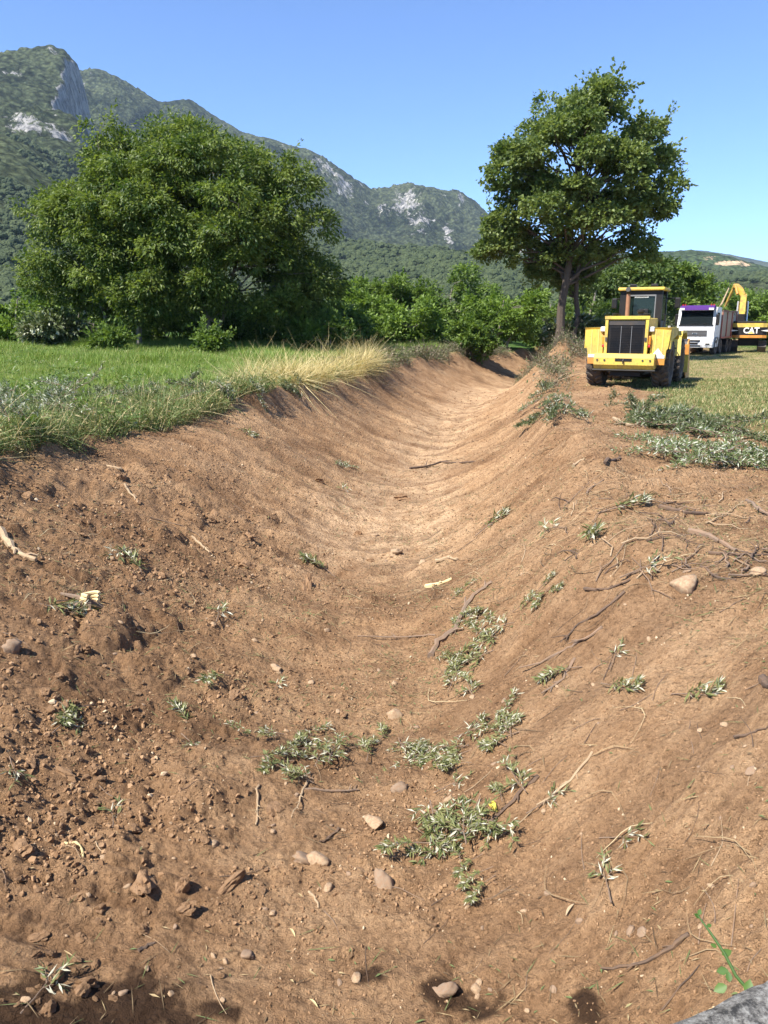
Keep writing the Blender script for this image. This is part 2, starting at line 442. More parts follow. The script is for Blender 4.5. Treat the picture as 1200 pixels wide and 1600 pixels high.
leafmat('crown_far', (0.020, 0.034, 0.011), (0.058, 0.076, 0.026), None, 0, 0.0, 0.9, inst=True)

def glassmat(name, col, rough=0.05, alpha=0.35):
    m, n, l, b = mat(name)
    b.inputs['Base Color'].default_value = (*col, 1); b.inputs['Roughness'].default_value = rough
    tr = n.new('ShaderNodeBsdfTransparent'); tr.inputs[0].default_value = (0.55, 0.62, 0.58, 1)
    mx = n.new('ShaderNodeMixShader'); mx.inputs[0].default_value = alpha
    l.new(tr.outputs[0], mx.inputs[1]); l.new(b.outputs[0], mx.inputs[2])
    l.new(mx.outputs[0], n['Material Output'].inputs['Surface'])
    M[name] = m
glassmat('cab_glass', (0.02, 0.035, 0.03), 0.05, 0.45)
glassmat('windscreen', (0.015, 0.02, 0.022), 0.05, 0.75)
# ------------------------------------------------------------------ mesh helpers
def link(name, me, parent=None, material=None):
    o = bpy.data.objects.new(name, me)
    COL.objects.link(o)
    if parent is not None: o.parent = parent
    if material is not None:
        me.materials.clear(); me.materials.append(material)
    return o

def np_mesh(name, V, F, smooth=False, fattr=None, vattr=None):
    V = np.asarray(V, np.float32); F = np.asarray(F, np.int32)
    me = bpy.data.meshes.new(name)
    k = F.shape[1]
    me.vertices.add(len(V)); me.vertices.foreach_set('co', V.ravel())
    me.loops.add(F.size); me.loops.foreach_set('vertex_index', F.ravel())
    me.polygons.add(len(F)); me.polygons.foreach_set('loop_start', np.arange(0, F.size, k, dtype=np.int32))
    me.polygons.foreach_set('use_smooth', np.full(len(F), smooth, bool))
    for dom, dd in (('FACE', fattr), ('POINT', vattr)):
        for kx, a in (dd or {}).items():
            t = me.attributes.new(kx, 'FLOAT', dom); t.data.foreach_set('value', np.asarray(a, np.float32).ravel())
    me.update(calc_edges=True)
    return me

def tag(o, label=None, cat=None, group=None, kind=None):
    if label: o['label'] = label
    if cat: o['category'] = cat
    if group: o['group'] = group
    if kind: o['kind'] = kind
    return o

def empty(name, loc=(0, 0, 0), rz=0.0):
    o = bpy.data.objects.new(name, None); COL.objects.link(o)
    o.location = loc; o.rotation_euler = (0, 0, rz); o.empty_display_size = 0.1
    return o

def copy_tree(o, parent=None):
    c = o.copy(); COL.objects.link(c); c.parent = parent
    for ch in o.children:
        copy_tree(ch, c)
    return c

class MB:
    """collects boxes, tubes, lathes and prisms into one mesh"""
    def __init__(s): s.v = []; s.f = []
    def add(s, v, f):
        k = len(s.v); s.v += [tuple(p) for p in v]; s.f += [tuple(i + k for i in q) for q in f]; return s
    def box(s, a, b, bev=0.0):
        (x0, y0, z0), (x1, y1, z1) = a, b
        if bev <= 0:
            return s.add([(x0, y0, z0), (x1, y0, z0), (x1, y1, z0), (x0, y1, z0), (x0, y0, z1), (x1, y0, z1), (x1, y1, z1), (x0, y1, z1)],
                         [(0, 3, 2, 1), (4, 5, 6, 7), (0, 1, 5, 4), (1, 2, 6, 5), (2, 3, 7, 6), (3, 0, 4, 7)])
        bm = bmesh.new()
        vs_ = [bm.verts.new(p) for p in [(x0, y0, z0), (x1, y0, z0), (x1, y1, z0), (x0, y1, z0), (x0, y0, z1), (x1, y0, z1), (x1, y1, z1), (x0, y1, z1)]]
        for q in [(0, 3, 2, 1), (4, 5, 6, 7), (0, 1, 5, 4), (1, 2, 6, 5), (2, 3, 7, 6), (3, 0, 4, 7)]: bm.faces.new([vs_[i] for i in q])
        bmesh.ops.bevel(bm, geom=list(bm.edges), offset=bev, segments=2, affect='EDGES', profile=0.5)
        bm.verts.index_update()
        s.add([v.co[:] for v in bm.verts], [[v.index for v in f.verts] for f in bm.faces]); bm.free(); return s
    def prism(s, poly, axis, a, b):
        """2-D polygon extruded along an axis: x -> (y,z), y -> (x,z), z -> (x,y)"""
        n = len(poly)
        def P(p, t): return {'x': (t, p[0], p[1]), 'y': (p[0], t, p[1]), 'z': (p[0], p[1], t)}[axis]
        v = [P(p, a) for p in poly] + [P(p, b) for p in poly]
        f = [tuple(range(n)), tuple(range(2 * n - 1, n - 1, -1))] + [(i, i + n, (i + 1) % n + n, (i + 1) % n) for i in range(n)]
        return s.add(v, f)
    def tube(s, pts, rad, sides=8, cap=True):
        pts = [Vector(p) for p in pts]; n = len(pts)
        if not hasattr(rad, '__len__'): rad = [rad] * n
        v = []; up = Vector((0, 0, 1)); prev = None
        for i, p in enumerate(pts):
            d = (pts[min(i + 1, n - 1)] - pts[max(i - 1, 0)]).normalized()
            a = prev if prev is not None else (up if abs(d.z) < 0.9 else Vector((1, 0, 0)))
            e1 = (a - d * a.dot(d)); e1 = e1.normalized() if e1.length > 1e-6 else d.orthogonal().normalized()
            prev = e1; e2 = d.cross(e1)
            for k in range(sides):
                th = 2 * math.pi * k / sides
                v.append(p + (e1 * math.cos(th) + e2 * math.sin(th)) * rad[i])
        f = [(i * sides + k, i * sides + (k + 1) % sides, (i + 1) * sides + (k + 1) % sides, (i + 1) * sides + k) for i in range(n - 1) for k in range(sides)]
        if cap: f += [tuple(range(sides - 1, -1, -1)), tuple((n - 1) * sides + k for k in range(sides))]
        return s.add(v, f)
    def lathe(s, prof, axis='x', seg=28, c=(0, 0, 0)):
        """prof = [(along axis, radius)]"""
        v = []
        for a, r in prof:
            for k in range(seg):
                th = 2 * math.pi * k / seg; p, q = r * math.cos(th), r * math.sin(th)
                t = {'x': (a, p, q), 'y': (p, a, q), 'z': (p, q, a)}[axis]
                v.append((t[0] + c[0], t[1] + c[1], t[2] + c[2]))
        n = len(prof)
        f = [(i * seg + k, i * seg + (k + 1) % seg, (i + 1) * seg + (k + 1) % seg, (i + 1) * seg + k) for i in range(n - 1) for k in range(seg)]
        f += [tuple(range(seg - 1, -1, -1)), tuple((n - 1) * seg + k for k in range(seg))]
        return s.add(v, f)
    def build(s, name, material, parent=None, smooth=False, loc=None):
        me = bpy.data.meshes.new(name)
        me.from_pydata(s.v, [], s.f); me.update()
        bm = bmesh.new(); bm.from_mesh(me); bmesh.ops.recalc_face_normals(bm, faces=bm.faces); bm.to_mesh(me); bm.free()
        if smooth:
            me.polygons.foreach_set('use_smooth', np.ones(len(me.polygons), bool))
            try: me.set_sharp_from_angle(angle=R(38))
            except Exception: pass
        o = link(name, me, parent, M[material] if isinstance(material, str) else material)
        if loc is not None: o.location = loc
        return o

def text_mesh(name, body, size, extrude, material, parent, loc, rot, bold=0.0):
    cu = bpy.data.curves.new(name + '_curve', 'FONT'); cu.body = body; cu.size = size; cu.extrude = extrude
    cu.align_x = 'CENTER'; cu.align_y = 'CENTER'; cu.offset = bold; cu.resolution_u = 3
    tmp = bpy.data.objects.new(name + '_tmp', cu); COL.objects.link(tmp)
    dg = bpy.context.evaluated_depsgraph_get()
    me = bpy.data.meshes.new_from_object(tmp.evaluated_get(dg)); me.name = name
    bpy.data.objects.remove(tmp); bpy.data.curves.remove(cu)
    o = link(name, me, parent, M[material]); o.location = loc; o.rotation_euler = rot
    return o

def leaves_arrays(P, Dv, Nv, L, W, fold=0.18):
    """diamond leaves folded along the midrib: two triangles-worth quads per leaf"""
    P = np.asarray(P); n = len(P)
    Dv = Dv / (np.linalg.norm(Dv, axis=1, keepdims=True) + 1e-9)
    Sv = np.cross(Dv, Nv); Sv /= (np.linalg.norm(Sv, axis=1, keepdims=True) + 1e-9)
    Nn = np.cross(Sv, Dv)
    L = np.broadcast_to(L, (n,))[:, None]; W = np.broadcast_to(W, (n,))[:, None]
    mid = P + Dv * L * 0.45
    V = np.stack([P, mid + Sv * W * 0.5 + Nn * W * fold, P + Dv * L, mid - Sv * W * 0.5 + Nn * W * fold], 1).reshape(-1, 3)
    F = np.arange(4 * n, dtype=np.int32).reshape(n, 4)
    return V, F

def unit(n, rng=RNG):
    v = rng.normal(size=(n, 3)); return v / np.linalg.norm(v, axis=1, keepdims=True)

# ------------------------------------------------------------------ stuff: many copies in one object by geometry nodes
def gn_tree(nvar):
    g = bpy.data.node_groups.new('spread_copies', 'GeometryNodeTree')
    g.interface.new_socket('Geometry', in_out='INPUT', socket_type='NodeSocketGeometry')
    g.interface.new_socket('Geometry', in_out='OUTPUT', socket_type='NodeSocketGeometry')
    N, Lk = g.nodes, g.links
    gi = N.new('NodeGroupInput'); go = N.new('NodeGroupOutput')
    def na(name, typ):
        a = N.new('GeometryNodeInputNamedAttribute'); a.data_type = typ; a.inputs['Name'].default_value = name
        return a.outputs['Attribute']
    def cmp(sock, op, val):
        c = N.new('FunctionNodeCompare'); c.data_type = 'FLOAT'; c.operation = op
        Lk.new(sock, c.inputs[0]); c.inputs[1].default_value = val; return c.outputs[0]
    sep = N.new('GeometryNodeSeparateGeometry'); sep.domain = 'POINT'
    Lk.new(gi.outputs[0], sep.inputs['Geometry']); Lk.new(cmp(na('is_pt', 'FLOAT'), 'GREATER_THAN', 0.5), sep.inputs['Selection'])
    join = N.new('GeometryNodeJoinGeometry')
    for k in range(nvar):
        s2 = N.new('GeometryNodeSeparateGeometry'); s2.domain = 'POINT'
        Lk.new(sep.outputs['Inverted'], s2.inputs['Geometry'])
        c = N.new('FunctionNodeCompare'); c.data_type = 'FLOAT'; c.operation = 'EQUAL'; c.inputs['Epsilon'].default_value = 0.1
        Lk.new(na('variant', 'FLOAT'), c.inputs[0]); c.inputs[1].default_value = k
        Lk.new(c.outputs[0], s2.inputs['Selection'])
        gi2 = N.new('GeometryNodeGeometryToInstance')
        Lk.new(s2.outputs['Selection'], gi2.inputs[0]); Lk.new(gi2.outputs[0], join.inputs[0])
    ip = N.new('GeometryNodeInstanceOnPoints')
    Lk.new(sep.outputs['Selection'], ip.inputs['Points']); Lk.new(join.outputs[0], ip.inputs['Instance'])
    ip.inputs['Pick Instance'].default_value = True
    f2i = N.new('FunctionNodeFloatToInt'); Lk.new(na('variant', 'FLOAT'), f2i.inputs[0]); Lk.new(f2i.outputs[0], ip.inputs['Instance Index'])
    e2r = N.new('FunctionNodeEulerToRotation'); Lk.new(na('rot', 'FLOAT_VECTOR'), e2r.inputs[0]); Lk.new(e2r.outputs[0], ip.inputs['Rotation'])
    Lk.new(na('scl', 'FLOAT_VECTOR'), ip.inputs['Scale'])
    Lk.new(ip.outputs[0], go.inputs[0])
    return g

def spread(name, protos, P, rot, scl, material, label, cat, rng=RNG, tone=None):
    """protos: list of (V, F quads, tint per face)"""
    P = np.asarray(P, np.float32); n = len(P); nv = len(protos)
    V = [P]; F = []; T = []; var = [rng.integers(0, nv, n).astype(np.float32)]; off = n
    for k, (v, f, t) in enumerate(protos):
        V.append(v); F.append(np.asarray(f) + off); T.append(t); var.append(np.full(len(v), k)); off += len(v)
    V = np.concatenate(V); F = np.concatenate(F); T = np.concatenate(T); var = np.concatenate(var)
    ispt = np.zeros(len(V)); ispt[:n] = 1
    rnd = np.zeros(len(V)); rnd[:n] = rng.random(n) if tone is None else tone
    me = np_mesh(name, V, F, False, {'tint': T}, {'is_pt': ispt, 'variant': var, 'rnd': rnd})
    for k, a in (('rot', rot), ('scl', scl)):
        full = np.zeros((len(V), 3), np.float32); full[:n] = a
        t = me.attributes.new(k, 'FLOAT_VECTOR', 'POINT'); t.data.foreach_set('vector', full.ravel())
    o = link(name, me, None, M[material])
    md = o.modifiers.new('spread', 'NODES'); md.node_group = gn_tree(nv)
    tag(o, label, cat, kind='stuff')
    return o

def tuft(nb, hgt, wid, lean, rng, seg=3, spreadr=0.05):
    """a tuft of tapering, bending blades"""
    V = []; F = []; T = []
    for b in range(nb):
        a = rng.random() * 2 * math.pi; r = spreadr * math.sqrt(rng.random())
        bx, by = r * math.cos(a), r * math.sin(a)
        a2 = a + rng.normal() * 0.8; le = lean * (0.3 + rng.random()); h = hgt * (0.55 + 0.6 * rng.random())
        sx, sy = -math.sin(a2), math.cos(a2); w = wid * (0.7 + 0.6 * rng.random()); t = rng.random() * 0.999
        base = len(V)
        for i in range(seg + 1):
            q = i / seg; ww = w * (1 - q) ** 0.7 * 0.5 + 0.0008; l_ = le * q * q * h
            c = (bx + math.cos(a2) * l_, by + math.sin(a2) * l_, h * q * (1 - 0.25 * le * q))
            V += [(c[0] - sx * ww, c[1] - sy * ww, c[2]), (c[0] + sx * ww, c[1] + sy * ww, c[2])]
        for i in range(seg):
            k = base + 2 * i; F.append((k, k + 1, k + 3, k + 2)); T.append(t)
    return np.array(V, np.float32), np.array(F, np.int32), np.array(T, np.float32)

def lump(rng, sub=2, amp=0.25, flat=0.75, flats=3):
    """an uneven stone or clod of radius about one"""
    bm = bmesh.new(); bmesh.ops.create_icosphere(bm, subdivisions=sub, radius=1.0)
    V = np.array([v.co[:] for v in bm.verts]); F = [[v.index for v in f.verts] for f in bm.faces]; bm.free()
    s = rng.integers(0, 9999)
    r = 1 + amp * (fbm(V[:, 0] * 1.3 + 5 * V[:, 2], V[:, 1] * 1.3 + s, 3, 3) * 2 - 1) * 1.6
    V = V * r[:, None] * np.array([1, 0.65 + 0.35 * rng.random(), flat * (0.75 + 0.4 * rng.random())])
    for _ in range(flats):                               # a few broken flats
        d = unit(1, rng)[0]; h = 0.55 + 0.3 * rng.random(); over = V @ d - h
        V = V - np.where(over > 0, over * 0.8, 0)[:, None] * d
    return V, F

# ------------------------------------------------------------------ the setting: ground
def build_ground():
    ys = [-40, -25, -15, -9, -5, -2.5, -0.8, 0.5]
    y = 1.2
    while y < 70: ys.append(y); y += max(0.011, 0.0042 * (y + 0.4)) if y < 34 else 0.0075 * y
    while y < 7000: ys.append(y); y *= 1.09
    ys = np.array(ys)
    inner = np.linspace(-1, 1, 620)
    outer = np.cumsum(np.geomspace(0.01, 6.0, 26))
    s = np.concatenate([-1 - outer[::-1], inner, 1 + outer])
    wv = 0.56 * np.maximum(ys, 0) + 1.5
    X = s[None, :] * wv[:, None] + 0 * ys[:, None]; Y = np.repeat(ys[:, None], len(s), 1)
    ny, nx = X.shape
    x, yv = X.ravel(), Y.ravel()
    Z = height(x, yv)
    Z = np.where((np.abs(x) > 60) | (yv > 120), Z * 0, Z)
    g, p, r, st, u, t = masks(x, yv)
    wet = np.zeros_like(x)
    nz = fbm(x * 3, yv * 3, 4, 19) - 0.5
    for px, py, rx, ry in ((215, 1575, 0.42, 0.16), (60, 1592, 0.3, 0.14), (578, 1545, 0.09, 0.08), (700, 1562, 0.13, 0.07), (760, 1578, 0.10, 0.09), (918, 1552, 0.05, 0.08), (330, 1590, 0.2, 0.07)):
        q = at(px, py)
        wet = np.maximum(wet, sstep(1.45, 0.55, np.sqrt(((x - q.x) / rx) ** 2 + ((yv - q.y) / ry) ** 2) + nz * 2.2 + (fbm(x * 14, yv * 14, 3, 29) - 0.5) * 1.6))
    mown = np.where(u > 0, 1.0, 0.0) * sstep(75, 60, yv)
    i = np.arange(nx - 1)[None, :] + nx * np.arange(ny - 1)[:, None]
    i = i.ravel()
    F = np.stack([i, i + 1, i + nx + 1, i + nx], 1)
    me = np_mesh('ground', np.stack([x, yv, Z], 1), F, True, None, {'grass': g, 'pale': p, 'rough': r, 'streak': st, 'wet': wet, 'mown': mown})
    tag(link('ground', me, None, M['ground']), kind='structure')
build_ground()

# ------------------------------------------------------------------ mountains: ridges laid out by bearing and distance
def sky_line(pts):
    az = []; el = []
    for px, py in pts:
        d = ray(px, py); az.append(math.atan2(d[0], d[1])); el.append(d[2] / math.hypot(d[0], d[1]))
    az = np.array(az); el = np.array(el)
    return lambda a: np.interp(a, az, el)

RIDGES = {
 'A': ([(-500, 260), (-250, 150), (-100, 96), (0, 80), (35, 77), (80, 73), (100, 78), (112, 88), (122, 102), (131, 128), (141, 165), (160, 205), (200, 250), (300, 330), (450, 400), (600, 440), (800, 470), (1600, 500)], 1750, 1900),
 'B': ([(-500, 300), (-100, 180), (60, 130), (100, 116), (133, 107), (158, 108), (185, 120), (210, 136), (248, 159), (292, 154), (305, 160), (340, 184), (380, 207), (410, 214), (450, 226), (485, 234), (510, 250), (545, 276), (580, 298), (610, 296), (638, 290), (680, 296), (712, 300), (740, 318), (770, 346), (810, 372), (880, 392), (1000, 402), (1090, 415), (1200, 440), (1600, 470)], 2500, 2900),
 'C': ([(-500, 190), (-200, 196), (0, 208), (40, 222), (90, 255), (160, 300), (260, 352), (380, 392), (520, 420), (700, 450), (1600, 500)], 1050, 1100),
 'D': ([(-500, 400), (0, 385), (300, 375), (480, 372), (560, 380), (680, 388), (780, 400), (900, 418), (1090, 426), (1200, 431), (1500, 440)], 1000, 1000),
}
def build_mountain():
    az = np.linspace(R(-52), R(42), 660)
    rr = np.concatenate([np.linspace(260, 1200, 130), np.linspace(1208, 1950, 130), np.linspace(1960, 3050, 130), np.linspace(3080, 5200, 16)])
    A, Rr = np.meshgrid(az, rr)
    a, r = A.ravel(), Rr.ravel()
    x, y = r * np.sin(a), r * np.cos(a)
    Z = np.full_like(x, -8.0)
    wob = fbm(x * 0.004, y * 0.004, 5, 201) - 0.5
    rav = 1 - np.abs(2 * fbm(x * 0.0035 + 0.8 * wob, y * 0.0035, 4, 215) - 1)
    for k, (pts, R0, R1) in RIDGES.items():
        el = sky_line(pts)(a)
        t = (a - az[0]) / (az[-1] - az[0])
        Rc = R0 + (R1 - R0) * t + 140 * (fbm(a * 9, a * 0 + 3, 3, ord(k)) - 0.5) * (0.3 if k == 'A' else 1)
        Hc = el * Rc + CAM_H
        front = {'A': 1250, 'B': 1500, 'C': 720, 'D': 640}[k]
        q = np.clip((Rc - r) / front, -1, 1.2)
        sf = np.clip(1 - q, 0, 1)
        prof = np.where(q >= 0, {'A': 0.6 * sf + 0.4 * sf ** 2, 'B': 0.45 * sf + 0.55 * sf ** 2, 'C': 0.7 * sf + 0.3 * sf ** 2, 'D': 0.8 * sf + 0.2 * sf ** 2}[k], 1 - (q * 1.6) ** 2 * 1.0 + 0.0)
        h = Hc * np.maximum(prof, -0.02)
        offc = np.clip(np.abs(Rc - r) / 220.0, 0, 1)
        amp = {'A': 95, 'B': 125, 'C': 38, 'D': 16}[k]
        h = h + amp * offc * np.clip(sf, 0, 1) * ((rav - 0.62) * 1.1 + wob * 0.6)
        if k == 'A':                                     # a cliff cut obliquely through the summit, facing away from the slope
            a1, a2 = [math.atan2(ray(q_, 120)[0], ray(q_, 120)[1]) for q_ in (66, 112)]
            P1 = np.array([math.sin(a1), math.cos(a1)]) * 1450; P2 = np.array([math.sin(a2), math.cos(a2)]) * 1760
            dl = (P2 - P1) / np.linalg.norm(P2 - P1)
            wv_ = 30 * (fbm(x * 0.012, y * 0.012, 3, 91) - 0.5) + 14 * (fbm(x * 0.04, y * 0.04, 2, 92) - 0.5)
            sd = (x - P1[0]) * dl[1] - (y - P1[1]) * dl[0] + wv_
            al = ((x - P1[0]) * dl[0] + (y - P1[1]) * dl[1]) / np.linalg.norm(P2 - P1)
            h = h - 165 * sstep(0, 45, sd) * sstep(-0.25, 0.15, al) * sstep(1.9, 1.3, al) * sstep(420, 160, sd)
            CLIFF = sstep(-6, 4, sd) * sstep(62, 44, sd) * sstep(-0.2, 0.1, al) * sstep(1.7, 1.2, al)
        Z = np.maximum(Z, h)
    Z = Z + (fbm(x * 0.03, y * 0.03, 3, 231) - 0.5) * 9 + np.clip(r / 1500, 0.3, 1.2) * (fbm(x * 0.11, y * 0.11, 2, 241) - 0.5) * 8
    # bare limestone where it shows, by bearing and elevation
    d_el = (Z - CAM_H) / r
    cs = np.cos(a)
    pxx = 600 + FPX * np.tan(a) / (CP - d_el / cs * SP + 1e-9) * 1.0
    bb = (SP + d_el / cs * CP) / (CP - d_el / cs * SP); pxx = 600 + FPX * np.tan(a) / (CP - d_el / cs * SP)
    pyy = 800 - FPX * bb
    rock = np.zeros_like(x)
    rn = fbm(x * 0.02, y * 0.02, 4, 251)
    for cx, cy, sx, sy, ang, amt in ((45, 197, 34, 20, 10, 0.95), (95, 212, 40, 14, 20, 0.95), (130, 215, 12, 16, 0, 0.9), (505, 262, 32, 14, 38, 0.95), (535, 290, 30, 16, 35, 0.9),
                                     (500, 290, 6, 18, 0, 0.9), (635, 315, 30, 24, 20, 0.92), (655, 345, 26, 20, 30, 0.9), (600, 330, 14, 16, 0, 0.85), (700, 368, 8, 24, -15, 1.0), (720, 312, 8, 16, 0, 0.9), (560, 330, 10, 14, 0, 0.6), (620, 300, 10, 12, 0, 0.8), (185, 125, 14, 6, 30, 0.75), (45, 278, 14, 5, 20, 0.8), (245, 185, 10, 6, 0, 0.7), (15, 90, 10, 6, 0, 0.65), (70, 85, 20, 6, 10, 0.7), (465, 290, 8, 8, 0, 0.7), (470, 320, 8, 10, 0, .7)):
        c_, s_ = math.cos(R(ang)), math.sin(R(ang))
        dx, dy = pxx - cx, pyy - cy
        e = ((dx * c_ + dy * s_) / sx) ** 2 + ((-dx * s_ + dy * c_) / sy) ** 2
        ok = (r > 1200)
        rock = np.maximum(rock, np.where(ok, amt * np.exp(-e * 0.7), 0))
    rock = np.clip(np.maximum(rock * (0.55 + 0.9 * rn), 1.15 * CLIFF), 0, 1.3)
    rock = np.maximum(rock, np.where(r > 1300, 0.62 * sstep(0.56, 0.72, rn), 0))
    Z = Z + np.where(rock > 0.5, (fbm(x * 0.06, y * 0.015, 3, 261) - 0.5) * 26, 0)
    nr, na_ = A.shape
    i = (np.arange(na_ - 1)[None, :] + na_ * np.arange(nr - 1)[:, None]).ravel()
    F = np.stack([i, i + 1, i + na_ + 1, i + na_], 1)
    me = np_mesh('mountain', np.stack([x, y, Z], 1), F, True, None, {'rock': rock})
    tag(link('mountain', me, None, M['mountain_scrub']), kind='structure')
    return az, rr, Z.reshape(A.shape)
MAZ, MRR, MZ = build_mountain()

def mountain_z(x, y):
    r = np.hypot(x, y); a = np.arctan2(x, y)
    fi = np.interp(r, MRR, np.arange(len(MRR))); fj = np.interp(a, MAZ, np.arange(len(MAZ)))
    return MZ[np.clip(fi.round().astype(int), 0, len(MRR) - 1), np.clip(fj.round().astype(int), 0, len(MAZ) - 1)]

def side_hill(name, pts, r0, depth, material, seed, rockspots=()):
    el = sky_line(pts)
    a0, a1 = R(12), R(46)
    az = np.linspace(a0, a1, 160); rr = np.concatenate([np.linspace(r0 - depth, r0, 60), np.linspace(r0 + 20, r0 + depth, 20)])
    A, Rr = np.meshgrid(az, rr); a, r = A.ravel(), Rr.ravel()
    x, y = r * np.sin(a), r * np.cos(a)
    s = np.clip(1 - np.abs(r0 - r) / depth, 0, 1)
    Z = el(a) * r0 * np.sin(s * math.pi / 2) - 6 + (fbm(x * 0.006, y * 0.006, 4, seed) - 0.5) * 26 * np.sin(s * math.pi) + (fbm(x * 0.06, y * 0.06, 3, seed + 3) - 0.5) * 7
    rock = np.zeros_like(x)
    for px, py, sx, sy, amt in rockspots:
        d = ray(px, py); aa = math.atan2(d[0], d[1]); ee = d[2] / math.hypot(d[0], d[1])
        rock = np.maximum(rock, amt * np.exp(-(((a - aa) * FPX / sx) ** 2 + (((Z - CAM_H) / r - ee) * FPX / sy) ** 2)))
    nr, na_ = A.shape
    i = (np.arange(na_ - 1)[None, :] + na_ * np.arange(nr - 1)[:, None]).ravel()
    me = np_mesh(name, np.stack([x, y, Z], 1), np.stack([i, i + 1, i + na_ + 1, i + na_], 1), True, None, {'rock': rock})
    tag(link(name, me, None, M[material]), kind='structure')
forestmat('quarry_hill', (0.030, 0.052, 0.020), (0.075, 0.105, 0.045), (0.62, 0.45, 0.28), (0.42, 0.28, 0.17))
side_hill('hill', [(700, 440), (900, 410), (1000, 394), (1080, 390), (1120, 396), (1150, 402), (1180, 410), (1210, 418), (1400, 430), (1700, 450)], 1900, 700, 'quarry_hill', 301,
          ((1140, 411, 26, 4, 1.3), (1110, 403, 12, 5, 0.85), (1165, 414, 12, 3, 1.1)))
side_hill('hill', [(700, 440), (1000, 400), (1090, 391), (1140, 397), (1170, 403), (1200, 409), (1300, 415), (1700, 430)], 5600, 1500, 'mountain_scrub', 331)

# ------------------------------------------------------------------ far wood on the foothills: crowns of one mass
def far_wood():
    rng = np.random.default_rng(11)
    protos = []
    for k in range(3):
        V, F = lump(rng, 3, 0.0, 1.0)
        V = V / np.linalg.norm(V, axis=1, keepdims=True)
        d = fbm(V[:, 0] * 2.6 + 3 * V[:, 2] + k * 7, V[:, 1] * 2.6 - 2 * V[:, 2], 3, 401 + k)
        V = V * (0.62 + 0.75 * d)[:, None] * np.array([1, 1, 0.85])
        F = np.array(F); F4 = np.concatenate([F, F[:, 2:3]], 1)
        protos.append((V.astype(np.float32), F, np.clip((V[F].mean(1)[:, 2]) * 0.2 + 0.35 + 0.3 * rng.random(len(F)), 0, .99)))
    n = 46000
    a = R(-44) + R(84) * rng.random(n); r = 230 + 900 * rng.random(n) ** 0.8
    x, y = r * np.sin(a), r * np.cos(a)
    dens = fbm(x * 0.012, y * 0.012, 3, 411)
    keep = dens > 0.36
    x, y, r = x[keep], y[keep], r[keep]
    z = mountain_z(x, y)
    ok = z > -4
    x, y, z = x[ok], y[ok], z[ok]; n = len(x)
    s = (1.9 + 2.0 * rng.random(n) ** 2)
    P = np.stack([x, y, z + 1.0], 1)
    rot = np.zeros((n, 3)); rot[:, 2] = rng.random(n) * 6.28
    scl = np.stack([s, s, s * (0.8 + 0.5 * rng.random(n))], 1)
    spread('far_wood', protos, P, rot, scl, 'crown_far', 'dark green wooded slope of low crowns below the mountain', 'wood', rng)
far_wood()
# ------------------------------------------------------------------ trees and shrubs
def in_lobes(P, lobes):
    best = np.full(len(P), 9.0)
    for (cx, cy, cz, rx, ry, rz) in lobes:
        e = np.sqrt(((P[:, 0] - cx) / rx) ** 2 + ((P[:, 1] - cy) / ry) ** 2 + ((P[:, 2] - cz) / rz) ** 2)
        best = np.minimum(best, e)
    return best

